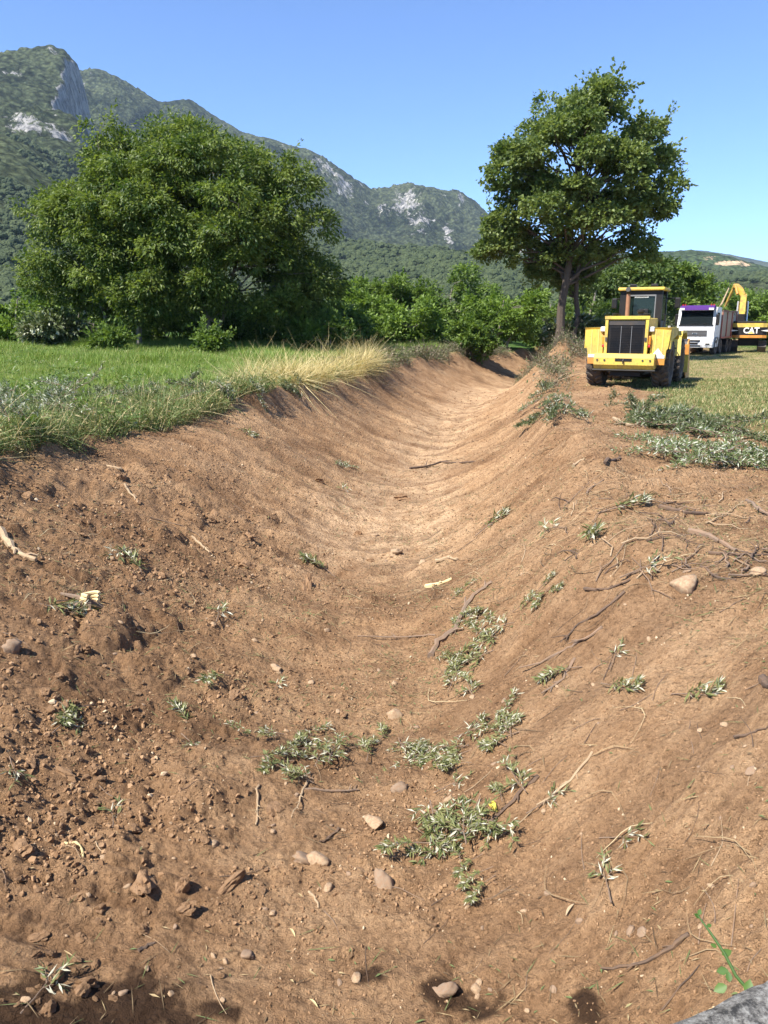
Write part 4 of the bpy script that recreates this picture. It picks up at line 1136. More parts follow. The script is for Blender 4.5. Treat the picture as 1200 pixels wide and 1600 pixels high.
    for a_, c_ in (((-0.49, 1.205, 2.20), (0.52, 1.24, 2.25)), ((-0.49, 1.205, 3.05), (0.52, 1.24, 3.10)), ((-0.49, 1.207, 2.20), (-0.455, 1.238, 3.1)), ((0.485, 1.207, 2.2), (0.52, 1.238, 3.1))): fr.box(a_, c_)
    fr.build('window_frame', 'grille_grey', cb)
    B().box((-0.80, 1.12, 3.242), (0.80, 2.68, 3.35), 0.04).build('cab_roof', 'yellow_paint', root, True)
    B().box((-0.32, 1.6, 2.0), (0.12, 1.85, 2.72), 0.06).build('driver_seat', 'seat_pale', root, True)
    B().box((-0.02, 1.12, 2.36), (0.30, 1.2, 2.62), 0.04).build('rear_lamp_housing', 'black_metal', root, True)
    B().box((-0.22, 1.232, 3.00), (0.26, 1.24, 3.07)).build('sticker', 'reflector_white', cb)
    text_mesh('sticker_lettering', 'CATERPILLAR', 0.066, 0.001, 'black_metal', cb, (0.02, 1.229, 3.035), (R(90), 0, 0), 0.001)
    B().tube([(-0.38, 0.9, 2.3), (-0.38, 0.9, 3.0), (-0.38, 0.88, 3.16)], [0.075, 0.075, 0.06], 12).build('exhaust_stack', 'rust_pipe', root, True)
    B().tube([(-0.38, 0.9, 3.15), (-0.38, 0.84, 3.24), (-0.38, 0.76, 3.27)], [0.085, 0.085, 0.085], 12).build('exhaust_tip', 'black_metal', root, True)
    B().lathe([(2.28, 0.10), (2.46, 0.10), (2.5, 0.14), (2.56, 0.14), (2.6, 0.06)], 'z', 16, (0.16, 0.5, 0)).build('air_cleaner', 'black_metal', root, True)
    for x in (-0.30, 0.42): B().box((x - 0.11, 1.2, 3.36), (x + 0.11, 1.36, 3.46), 0.02).build('roof_lamp', 'black_metal', root)
    for sx in (-1, 1):
        m_ = B().tube([(0.74 * sx, 2.2, 3.0), (1.12 * sx, 2.3, 3.0)], 0.018, 6).build('mirror_arm', 'black_metal', root)
        B().box((1.12 * sx - 0.10, 2.26, 2.66), (1.12 * sx + 0.10, 2.34, 3.02), 0.03).build('mirror', 'black_metal', m_)
        B().tube([(0.83 * sx, 1.1, 1.9), (0.9 * sx, 1.1, 2.4), (0.78 * sx, 1.3, 2.45)], 0.02, 6).build('handrail', 'black_metal', root)
    # front frame, lift arms and bucket
    for sx in (-1, 1):
        B().prism([(2.2, 1.68), (2.4, 1.86), (3.7, 1.86), (3.95, 1.62), (3.9, 1.56), (3.65, 1.78), (2.45, 1.78), (2.26, 1.62)], 'x', sx * 1.05 - 0.34, sx * 1.05 + 0.34).build('front_fender', 'yellow_paint', root)
        B().prism([(2.21, 1.66), (2.23, 1.0), (2.30, 1.0), (2.28, 1.63)], 'x', sx * 1.05 - 0.33, sx * 1.05 + 0.33).build('front_mudguard', 'yellow_faded', root)
        B().prism([(2.7, 1.9), (3.0, 2.0), (4.6, 0.9), (4.9, 0.45), (4.6, 0.4), (4.3, 0.75)], 'x', sx * 0.5 - 0.08, sx * 0.5 + 0.08).build('lift_arm', 'yellow_paint', root)
    B().box((-0.42, 2.5, 0.95), (0.42, 3.3, 1.75), 0.04).build('front_frame', 'yellow_paint', root)
    prof = [(4.55, 0.2), (4.55, 1.25), (4.7, 1.45), (5.1, 1.55), (5.1, 1.5), (4.75, 1.38), (4.62, 1.2), (4.62, 0.3), (4.8, 0.14), (5.9, 0.08), (5.9, 0.03), (4.75, 0.05)]
    bu = B().prism(prof, 'x', -1.33, 1.33).build('bucket', 'dark_steel', root)
    side = [(4.55, 0.2), (4.55, 1.25), (4.7, 1.45), (5.1, 1.55), (5.4, 1.2), (5.9, 0.08), (5.9, 0.03), (4.75, 0.05)]
    for sx in (-1, 1):
        B().prism(side, 'x', sx * 1.352 - 0.02, sx * 1.352 + 0.02).build('bucket_side', 'orange_paint', bu)
        B().box((sx * 1.35 - 0.09, 4.40, 0.30), (sx * 1.35 + 0.09, 4.545, 0.95)).build('bucket_edge', 'yellow_paint', bu)
        B().box((sx * 1.35 - 0.09, 4.40, 0.96), (sx * 1.35 + 0.09, 4.545, 1.35)).build('bucket_edge', 'orange_paint', bu)
    return root
wheel_loader()

def tipper_truck():
    # local: front at y = 0 facing -y, body goes +y; truck faces the ditch
    b = at_y(1085, 530, 54.5); bx, by = b.x, 54.5
    root = empty('tipper_truck', (bx, by, H(bx, by) + 0.01), R(-33))
    tag(root, 'white tipper truck with purple sun visor and rusty red body loaded with branches', 'truck')
    B = lambda: MB()
    hw = 1.24
    cab = B().prism([(0.0, 0.55), (-0.04, 1.55), (0.06, 2.05), (0.30, 3.05), (0.62, 3.22), (2.0, 3.22), (2.0, 1.0), (1.75, 0.95), (1.70, 0.55)], 'x', -hw, hw).build('cab', 'white_paint', root)
    ws = B().add([(-1.08, 0.035, 2.05), (1.08, 0.035, 2.05), (1.02, 0.268, 2.98), (-1.02, 0.268, 2.98)], [(0, 1, 2, 3)])
    ws.add([(-1.08, 0.05, 2.05), (1.08, 0.05, 2.05), (1.02, 0.28, 2.98), (-1.02, 0.28, 2.98)], [(3, 2, 1, 0)])
    ws.build('windscreen', 'windscreen', root)
    fr = B()
    fr.box((-1.14, -0.02, 1.98), (1.14, 0.03, 2.045)); fr.build('wiper_panel', 'black_metal', root)
    for x in (-0.5, 0.2): B().tube([(x, -0.03, 2.06), (x + 0.55, 0.03, 2.16)], 0.012, 5).build('wiper', 'black_metal', root)
    B().prism([(0.02, 3.02), (-0.14, 3.02), (-0.06, 3.24), (0.35, 3.34), (0.55, 3.28), (0.3, 3.06)], 'x', -1.12, 1.12).build('sun_visor', 'purple_visor', root)
    for x in (-1.0, -0.85, 0.85, 1.02): B().tube([(x, 0.3, 3.30), (x, 0.3, 3.42)], [0.05, 0.05], 8).build('roof_lamp', 'lamp_red', root)
    for x in (-0.95, 0.95): B().box((x - 0.16, -0.17, 3.03), (x + 0.16, -0.145, 3.16)).build('visor_plate', 'reflector_white', root)
    g = B().box((-0.78, -0.075, 1.28), (0.78, -0.045, 1.68)).build('grille', 'grille_grey', root)
    for k in range(4): B().box((-0.76, -0.095, 1.32 + k * 0.09), (0.76, -0.078, 1.35 + k * 0.09)).build('grille_bar', 'dark_steel', g)
    B().box((-0.16, -0.11, 1.41), (0.16, -0.097, 1.50)).build('badge_plate', 'hydraulic_chrome', g)
    text_mesh('badge_lettering', 'MAN', 0.10, 0.002, 'black_metal', g, (0, -0.115, 1.455), (R(90), 0, 0), 0.002)
    bp = B().prism([(-0.16, 0.52), (-0.20, 0.70), (-0.16, 1.12), (-0.02, 1.16), (0.0, 0.50)], 'x', -hw - 0.02, hw + 0.02).build('bumper', 'white_paint', root)
    B().box((-0.42, -0.215, 0.92), (0.42, -0.17, 1.02)).build('intake', 'black_metal', bp)
    B().box((-0.27, -0.235, 0.745), (0.27, -0.21, 0.86)).build('number_plate', 'black_metal', bp)
    B().box((-0.45, -0.205, 0.60), (0.45, -0.17, 0.68)).build('step_slot', 'black_metal', bp)
    for sx in (-1, 1):
        h = B().box((sx * 0.92 - 0.2, -0.215, 0.66), (sx * 0.92 + 0.2, -0.185, 0.90), 0.01).build('headlight', 'lamp_clear', bp)
        B().box((sx * 0.92 - 0.14, -0.225, 0.70), (sx * 0.92 + 0.14, -0.217, 0.80)).build('headlight_bezel', 'black_metal', h)
        B().box((sx * (hw + 0.012) - 0.012, 0.55, 2.05), (sx * (hw + 0.012) + 0.012, 1.35, 2.85)).build('side_window', 'windscreen', root)
        B().prism([(0.25, 0.55), (0.22, 1.0), (0.5, 1.22), (1.4, 1.22), (1.75, 0.9), (1.6, 0.9), (1.3, 1.12), (0.6, 1.12), (0.38, 0.95)], 'x', sx * hw - 0.06, sx * hw + 0.06).build('wheel_arch', 'grille_grey', root)
        m_ = B().box((sx * 1.34 - 0.10, 0.12, 2.0), (sx * 1.34 + 0.10, 0.22, 2.75), 0.03).build('mirror', 'black_metal', root)
        B().tube([(sx * 1.2, 0.3, 2.7), (sx * 1.4, 0.2, 2.6)], 0.02, 5).build('mirror_arm', 'black_metal', m_)
    B().box((-0.45, 0.3, 0.6), (0.45, 8.4, 1.0)).build('chassis', 'black_metal', root)
    for (yy, w_) in ((1.0, 0.34), (2.75, 0.34), (5.3, 0.55), (6.65, 0.55)):
        for sx in (-1, 1): tyre(root, (sx * (hw - w_ / 2 + 0.02), yy, 0.53), 0.53, w_, 30, 'hydraulic_chrome' if yy < 5 else 'rim_grey', deep=0.02)
    for yy in (5.3, 6.65):
        for sx in (-1, 1):
            B().prism([(yy - 0.66, 0.62), (yy - 0.5, 1.02), (yy + 0.5, 1.02), (yy + 0.66, 0.62), (yy + 0.60, 0.62), (yy + 0.46, 0.97), (yy - 0.46, 0.97), (yy - 0.60, 0.62)], 'x', sx * 1.0 - 0.26, sx * 1.0 + 0.26).build('mudguard', 'black_metal', root)
    # tipper body with ribs
    z0, z1 = 1.22, 2.95
    y0, y1 = 2.35, 8.3
    fl = B().box((-1.22, y0, z0 - 0.08), (1.22, y1, z0)).build('body_floor', 'rusty_red', root)
    for sx in (-1, 1):
        sd = B().box((sx * 1.2 - 0.03, y0, z0 + 0.002), (sx * 1.2 + 0.03, y1, z1)).build('body_side', 'tipper_grey', root)
        for k in range(4):
            yy = y0 + 0.06 + k * (y1 - y0 - 0.18) / 3
            B().box((sx * 1.265 - 0.033, yy - 0.05, z0), (sx * 1.265 + 0.033, yy + 0.07, z1)).build('body_rib', 'red_paint', sd)
        B().box((sx * 1.265 - 0.035, y0 - 0.02, z1 + 0.002), (sx * 1.265 + 0.035, y1, z1 + 0.10)).build('body_rail', 'rusty_red', sd)
        B().box((sx * 1.265 - 0.035, y0 - 0.02, z0 - 0.12), (sx * 1.265 + 0.035, y1, z0 - 0.004)).build('body_rail', 'red_paint', sd)
    B().box((-1.165, y0 - 0.02, z0 + 0.003), (1.165, y0 + 0.05, z1 + 0.15)).build('headboard', 'tipper_grey', root)
    B().box((-1.165, y1 - 0.05, z0 + 0.003), (1.165, y1, z1)).build('tailgate', 'rusty_red', root)
    rng = np.random.default_rng(8)
    me, cc = crown_mesh('branch_load', [(0, 4.3, 2.75, 1.0, 1.6, 0.45), (0, 6.5, 2.75, 1.0, 1.5, 0.6)], 120, 26, 0.22, 0.4, rng, 0.35)
    ld = link('branch_load', me, root, M['leaf_shrub']); ld['kind'] = 'stuff'
    return root
truck = tipper_truck()

def excavator():
    b = at_y(1168, 540, 61); bx, by = b.x, 61
    root = empty('excavator', (bx, by, H(bx, by) + 0.01), R(-24)); root.scale = (0.88, 0.88, 0.95)
    tag(root, 'yellow tracked excavator with black banded counterweight working behind the white truck', 'excavator')
    B = lambda: MB()
    # local: counterweight at y = -2.7 towards the ditch, boom leads away (+y)
    cw = B().prism([(-1.34, 1.12), (1.34, 1.12), (1.34, 2.26), (-1.34, 2.26)], 'y', -2.35, -1.3).build('counterweight', 'yellow_paint', root)
    arc = [(-1.34, -2.352), (-1.0, -2.58), (0, -2.68), (1.0, -2.58), (1.34, -2.352)]
    B().prism(arc, 'z', 1.12, 2.26).build('counterweight_back', 'yellow_paint', cw)
    arc2 = [(-1.345, -2.36), (-1.0, -2.60), (0, -2.70), (1.0, -2.60), (1.345, -2.36), (1.34, -2.34), (1.0, -2.57), (0, -2.67), (-1.0, -2.57), (-1.34, -2.34)]
    B().prism(arc2, 'z', 1.34, 1.95).build('counterweight_band', 'black_metal', cw)
    B().prism([(x_, y_ * 1.004) for x_, y_ in arc2], 'z', 1.14, 1.34).build('counterweight_bumper', 'orange_paint', cw)
    text_mesh('lettering', 'CAT', 0.62, 0.01, 'white_paint', cw, (0.12, -2.715, 1.685), (R(90), 0, 0), 0.022)
    B().prism([(-0.14, 1.45), (0.40, 1.45), (0.13, 1.66)], 'y', -2.745, -2.731).build('lettering_triangle', 'yellow_faded', cw)
    for sx in (-1, 1): B().prism([(sx * 1.40, 1.62), (sx * 1.40, 1.76), (sx * 0.85, 1.69)], 'y', -2.66, -2.36).build('counterweight_arrow', 'reflector_white', cw)
    B().box((-1.3, -2.2, 2.262), (1.2, 0.6, 2.42), 0.04).build('engine_cover', 'black_metal', root)
    B().box((-1.4, -1.298, 1.12), (1.4, 1.6, 2.2)).build('upper_body', 'yellow_paint', root)
    B().box((-1.38, 0.5, 2.205), (-0.45, 1.7, 3.0), 0.04).build('cab', 'black_metal', root)
    for sx in (-1, 1):
        t = B()
        t.prism([(-2.2, 0.45), (-1.9, 0.85), (1.9, 0.85), (2.2, 0.45), (1.9, 0.05), (-1.9, 0.05)], 'x', sx * 1.1 - 0.3, sx * 1.1 + 0.3)
        tr = t.build('track_frame', 'dark_steel', root)
        sh = B()
        for k in range(30):
            s_ = k / 30 * 9.6
            y_, z_ = (-1.9 + s_, 0.87) if s_ < 3.8 else ((1.9 - (s_ - 4.8), 0.03) if 4.8 <= s_ < 8.6 else ((2.1, 0.45) if s_ < 4.8 else (-2.1, 0.45)))
            sh.box((sx * 1.1 - 0.31, y_ - 0.09, z_ - 0.03), (sx * 1.1 + 0.31, y_ + 0.03, z_ + 0.03))
        sh.build('track_shoes', 'dark_steel', tr)
    B().box((-0.8, -1.0, 0.5), (0.8, 1.0, 1.1)).build('carbody', 'black_metal', root)
    # boom: up and bent over to the truck, slewed a little
    bo = B().prism([(0.4, 1.9), (0.9, 1.75), (1.5, 3.0), (2.3, 3.9), (2.9, 4.3), (2.8, 4.65), (1.9, 4.5), (0.9, 3.3)], 'x', -0.96, -0.48)
    boom = bo.build('boom', 'boom_paint', root)
    B().tube([(-0.75, 2.6, 4.5), (-1.05, 2.8, 4.95), (-1.35, 3.0, 5.25), (-1.55, 3.1, 5.3), (-1.65, 3.2, 5.1), (-2.2, 3.6, 3.6), (-2.4, 3.9, 2.6)], [0.26, 0.30, 0.26, 0.22, 0.14, 0.12, 0.10], 6).build('stick', 'boom_paint', root)
    B().tube([(-1.25, 2.3, 4.6), (-1.5, 3.0, 5.38)], 0.10, 8).build('stick_cylinder', 'orange_paint', root)
    for sx in (-1, 1): B().tube([(sx * 0.4 - 0.72, 1.0, 2.0), (sx * 0.38 - 0.72, 2.1, 4.0)], 0.10, 8).build('boom_cylinder', 'hydraulic_chrome', root)
    B().prism([(3.6, 2.7), (4.3, 2.6), (4.4, 2.0), (4.0, 1.6), (3.5, 2.0)], 'x', -2.8, -1.9).build('bucket', 'dark_steel', root)
    return root
excavator()
p0 = at_y(1119, 490, 58.0); p1 = at_y(1128, 474, 58.6); p2 = at_y(1139, 450, 59.0)
MB().tube([p0 + Vector((-.3, 0, -.9)), p0, p1, p2], [0.085, 0.08, 0.065, 0.04], 7).build('bare_branch', 'stick_pale', None, True)
tag(bpy.data.objects['bare_branch'], 'pale curved bare branch standing up out of the truck load', 'branch')
gpp = gp(1046, 60)
pm = MB().box((-0.07, -0.07, -0.2), (0.07, 0.07, 1.9), 0.01); pm.box((-0.085, -0.085, 1.9), (0.085, 0.085, 1.96), 0.01)
o = pm.build('post', 'reflector_white', None); o.location = gpp
tag(o, 'short white post standing in dry weeds beside the truck cab', 'post')
# ------------------------------------------------------------------ concrete edge and bramble
def concrete_wall():
    A = Vector((0.739, 1.515)); Bp = Vector((0.943, 1.600)); d = (Bp - A).normalized(); n_ = Vector((-d.y, d.x))
    bm = bmesh.new(); bmesh.ops.create_grid(bm, x_segments=150, y_segments=30, size=1)
    rng = np.random.default_rng(2)
    V = np.array([v.co[:] for v in bm.verts]); L = 2.6
    X = V[:, 0] * L; Y = -(1 - V[:, 1]) * 0.5 * 1.0
    Z = 0.45 + (fbm(X * 9, Y * 9, 4, 7) - 0.5) * 0.035 - 0.02 * sstep(-0.04, 0.0, Y) * (0.6 + fbm(X * 4, Y * 4, 2, 5))
    Y = Y + (fbm(X * 5, X * 0, 3, 9) - 0.5) * 0.035 * (Y > -0.3)
    for v, x, y, z in zip(bm.verts, X, Y, Z): v.co = (x, y, z)
    ed = [e for e in bm.edges if e.is_boundary]
    r = bmesh.ops.extrude_edge_only(bm, edges=ed)
    for g in r['geom']:
        if isinstance(g, bmesh.types.BMVert): g.co.z = -2.1
    bmesh.ops.recalc_face_normals(bm, faces=bm.faces)
    me = bpy.data.meshes.new('concrete_wall'); bm.to_mesh(me); bm.free()
    o = link('concrete_wall', me, None, M['concrete']); o.location = (A.x, A.y, 0); o.rotation_euler = (0, 0, math.atan2(d.y, d.x))
    tag(o, 'rough weathered grey concrete wall edge beside the bramble shoot', 'wall')
concrete_wall()

def bramble():
    Y = 1.95
    pts = [at_y(*p, yy) for p, yy in (((1225, 1640), 1.62), ((1180, 1560), 1.78), ((1150, 1525), 1.84), ((1132, 1490), 1.9), ((1112, 1460), 1.95), ((1090, 1430), 2.0))]
    root = empty('bramble_shoot', pts[0])
    st = MB().tube([p - pts[0] for p in pts], [0.006, 0.0055, 0.005, 0.0045, 0.004, 0.002], 7).build('stem', 'leaf_bramble', root, True)
    def leaf(c, size, d, n_, nm='leaf'):
        d = Vector(d).normalized(); n_ = Vector(n_); s = d.cross(n_).normalized(); n_ = s.cross(d)
        out = [(0, 0), (0.16, 0.20), (0.42, 0.33), (0.72, 0.22), (1.0, 0), (0.72, -0.22), (0.42, -0.33), (0.16, -0.20)]
        v = [d * (a * size) + s * (b * size) + n_ * (abs(b) * 0.25 * size) for a, b in out] + [d * (0.5 * size)]
        
        me = np_mesh(nm, [tuple(q) for q in v], [(i, (i + 1) % 8, 8) for i in range(8)], True, {'tint': [random.random() * .9] * 8})
        o = link(nm, me, root, M['leaf_bramble']); o.location = c - pts[0]
    for (px, py, yy, size, d) in ((1128, 1492, 1.9, 0.034, (0.4, 0.1, 0.1)), (1138, 1516, 1.86, 0.036, (-0.6, .3, -0.4)), (1136, 1540, 1.82, 0.042, (-0.9, 0, -0.5)), (1140, 1535, 1.82, .03, (0.1, .5, .3)), (1168, 1556, 1.78, 0.044, (0.3, .5, 0.6)), (1172, 1562, 1.76, 0.05, (1, .2, .1)), (1166, 1568, 1.76, 0.04, (-.2, -.3, -.5)), (1120, 1480, 1.93, 0.02, (-.6, .2, .2)), (1094, 1434, 2.0, 0.022, (-.8, .2, .5)), (1092, 1430, 2.0, 0.02, (.3, .4, .8)), (1104, 1448, 1.97, 0.018, (.8, .2, .2))):
        leaf(at_y(px, py, yy), size, d, (-0.3, -0.6, 0.8))
    tag(root, 'young bramble shoot with round green leaves rising beside the concrete edge', 'plant')
bramble()

# ------------------------------------------------------------------ stones and clods
rs = np.random.default_rng(77)
STONES = []
for i in range(7):
    V, F = lump(rs, 3, 0.34, 0.8, 5)
    me = bpy.data.meshes.new('stone'); me.from_pydata([tuple(v) for v in V], [], F); me.update()
    me.polygons.foreach_set('use_smooth', np.ones(len(F), bool)); STONES.append(me)
CLODS = []
for i in range(8):
    V, F = lump(rs, 3, 0.5, 0.8, 5)
    V = V * (1 + 0.45 * (fbm(V[:, 0] * 3 + 4 * V[:, 2] + i, V[:, 1] * 3 + V[:, 2] * 2, 4, 9) - 0.5))[:, None]
    me = bpy.data.meshes.new('soil_clod'); me.from_pydata([tuple(v) for v in V], [], F); me.update()
    me.polygons.foreach_set('use_smooth', np.zeros(len(F), bool)); CLODS.append(me)
MESH_CACHE = {}
def with_mat(me, m):
    key = (me.name, m)
    if key not in MESH_CACHE:
        c = me.copy(); c.materials.clear(); c.materials.append(M[m]); MESH_CACHE[key] = c
    return MESH_CACHE[key]

def put_lump(px, py, rpx, kind, m, label, cat, group=None, pos=None, rad=None, stretch=(1, 1, 1), sink=0.25, rng=rs, rz=None):
    p = at(px, py) if pos is None else pos
    dist = (p - Vector((0, 0, CAM_H))).length
    r = rpx / FPX * dist if rad is None else rad
    lib = STONES if kind == 'stone' else CLODS
    o = bpy.data.objects.new(kind, with_mat(lib[rng.integers(len(lib))], m)); COL.objects.link(o)
    n_ = Hn(p.x, p.y)
    o.rotation_mode = 'QUATERNION'
    o.rotation_quaternion = n_.to_track_quat('Z', 'Y') @ Euler((rng.normal() * .25, rng.normal() * .25, rng.random() * 6.28 if rz is None else rz)).to_quaternion()
    o.scale = (r * stretch[0], r * stretch[1], r * stretch[2])
    o.location = p + n_ * (r * (0.30 - sink) * stretch[2])
    tag(o, label, cat, group)
    return o

for (px, py, r, m, lab, st) in ((1072, 917, 20, 'stone_pale', 'large pale boulder on the loader-side bank beside dark roots', (1, 1, 1)), (1184, 897, 12, 'stone_pale', 'pale round stone near the large boulder', (1, 1, 1)),
        (618, 872, 11, 'stone_pale', 'rounded tan stone on the ditch floor above the split wood', (1, 1, .9)), (617, 1120, 11, 'stone_pale', 'whitish round stone just above the cut willow leaves', (1, 1, 1)), (600, 1392, 18, 'stone_grey', 'dark grey oval stone half sunk near the largest leaf heap', (1.1, .8, .9)),
        (497, 1354, 17, 'stone_pale', 'pale broken cobble pressed into the soil', (1, 1, .8)), (478, 1350, 19, 'stone_grey', 'brown cobble right against the pale broken one', (1, 1, .6)), (17, 1016, 15, 'stone_grey', 'long grey stone standing by the crumbly bank', (.8, .8, 1.5)), (430, 1041, 12, 'stone_pale', 'elongated pale stone lying alone on the smooth soil', (1.3, .6, .7)),
        (585, 1297, 15, 'stone_pale', 'flat yellowish stone beside the willow cuttings', (1.2, .8, .6)), (388, 1498, 13, 'stone_grey', 'flat round brown pebble near the damp patch', (1, 1, .5)), (556, 1541, 11, 'stone_pale', 'triangular tan stone close to the damp soil', (1, .8, .6)), (745, 1551, 9, 'stone_pale', 'upright tan stone among small damp spots', (.8, .8, 1)), (695, 1562, 16, 'stone_grey', 'dark damp stone cluster beside the upright tan stone', (1.2, .8, .5)),
        (512, 1402, 8, 'stone_pale', 'small creamy pebble below the pale broken cobble', (1, 1, .8)), (1004, 1446, 10, 'stone_grey', 'flat brown stone above the straight dark stick', (1, 1, .5)), (986, 1444, 8, 'stone_grey', 'small brown stone right against a flat brown one', (1, 1, .6)), (1174, 1209, 9, 'stone_grey', 'round brown pebble embedded in the smooth loader-side bank', (1, 1, .5)), (660, 886, 8, 'stone_pale', 'pale stone next to a split stick on the floor', (1.2, .8, .6)), (625, 1240, 14, 'stone_grey', 'reddish stone inside the leaf litter', (1, 1, .7)), (700, 1260, 9, 'stone_pale', 'pale pebble inside the leaf litter', (1, 1, .7)), (200, 1400, 7, 'stone_pale', 'cream chip beside the lumpy clods', (1, .8, .7)), (335, 1332, 8, 'stone_pale', 'rounded cream pebble above the lumpy clods', (1, .8, .7)), (175, 868, 6, 'stone_pale', 'small cream pebble on the field-side bank', (1, .9, .8)), (1095, 1445, 4, 'stone_pale', 'tiny cream pebble above the bramble tip', (1, .9, .8))):
    put_lump(px, py, r, 'stone', m, lab, 'stone', None, stretch=st)
rng = np.random.default_rng(123)
for i in range(95):
    px = rng.uniform(10, 1190); py = 830 + 760 * rng.random() ** 0.8
    put_lump(px, py, rng.uniform(3.0, 6.5), 'stone', 'stone_pale' if rng.random() < 0.65 else 'stone_grey', 'small loose pebble scattered on the bare soil', 'stone', 'small pebbles scattered over the bare soil', stretch=(1, rng.uniform(.6, 1), rng.uniform(.5, .9)), rng=rng)
# clods of the crumbly left side
for (px, py, r, st, lab) in ((225, 1400, 22, (1.3, 1, .9), 'broad dark clod with a cream chip at its side'), (285, 1408, 16, (1, 1, 1.3), 'upright soil clod with deep shadow in the lumpy patch'), (290, 1440, 15, (1.1, 1, 1), 'crumbling clod just below the upright one'), (365, 1392, 20, (2.0, .6, .8), 'long soil clod like a short log'), (95, 1200, 15, (.6, 2.0, .8), 'long root-like clod on the crumbly bank'), (35, 1320, 20, (1.2, 1, .9), 'rounded dark clod among many small ones'), (130, 1555, 14, (1, 1, .9), 'single clod beside the damp patch'), (75, 1585, 13, (1, 1, .9), 'brown clod at the edge of the damp patch'), (430, 1275, 16, (1.3, 1, .7), 'low clod under the leafy cuttings'), (535, 1118, 10, (1.2, .9, .9), 'dark clod by the round whitish stone'), (330, 818, 11, (1.1, 1, .7), 'dark clod in a hollow of the field-side bank'), (385, 880, 15, (1.4, .9, .9), 'dark clod at the foot of the field-side bank'), (480, 925, 18, (1.5, .8, .7), 'flat clod heap on the ditch floor')):
    put_lump(px, py, r * .8, 'soil_clod', 'soil_clod', lab, 'clod', None, stretch=st)
for i in range(150):
    if rng.random() < 0.75: px, py = abs(rng.normal() * 190), 960 + 620 * rng.random()
    else: px, py = rng.uniform(20, 640), rng.uniform(740, 1000)
    r = 3.5 + 7 * rng.random() ** 2.5
    put_lump(px, py, r, 'soil_clod', 'soil_clod', 'crumbly brown soil clod lying loose on the field-side bank', 'clod', 'loose soil clods on the field-side bank', stretch=(rng.uniform(.8, 1.5), 1, rng.uniform(.6, 1)), rng=rng)

# ------------------------------------------------------------------ sticks
def stick_px(pts, wpx, m, label, lift=0.4, sides=6, group=None, name='stick', taper=0.5):
    P = [at(*p) for p in pts]
    c0 = P[0]; dist = (c0 - Vector((0, 0, CAM_H))).length; r = wpx / FPX * dist * 0.40
    Q = []
    for i in range(len(P) - 1):
        for j in range(4):
            t = j / 4; q = P[i].lerp(P[i + 1], t); q.z = max(H(q.x, q.y), q.z) ; Q.append(q)
    Q.append(P[-1])
    zs = [q.z for q in Q]
    Q2 = []
    for i, q in enumerate(Q):
        zz = sum(zs[max(0, i - 2):i + 3]) / len(zs[max(0, i - 2):i + 3])
        Q2.append(Vector((q.x + random.gauss(0, min(r * .45, 0.006)), q.y + random.gauss(0, min(r * .45, 0.006)), max(zz, q.z) + r * lift)) - c0)
    n = len(Q2)
    mb = MB().tube(Q2, [r * (1 - taper * i / (n - 1)) * random.uniform(.78, 1.2) for i in range(n)], sides)
    ln = (Q2[-1] - Q2[0]).length
    for _ in range(3 if ln > 0.25 else 1):                # broken side twigs
        i = random.randrange(n // 4, n - 1); d = (Q2[i + 1] - Q2[i]).normalized(); sd = Vector((-d.y, d.x, 0)) * random.choice((-1, 1))
        e = Q2[i] + (d * random.uniform(.4, 1) + sd * random.uniform(.3, .8) + Vector((0, 0, random.uniform(.0, .25)))) * ln * random.uniform(.08, .22)
        mb.tube([Q2[i], Q2[i].lerp(e, .5) + Vector((0, 0, r * .5)), e], [r * .45, r * .35, r * .2], 5)
    o = mb.build(name, m, None, True)
    o.location = c0
    tag(o, label, 'stick', group)
    return o
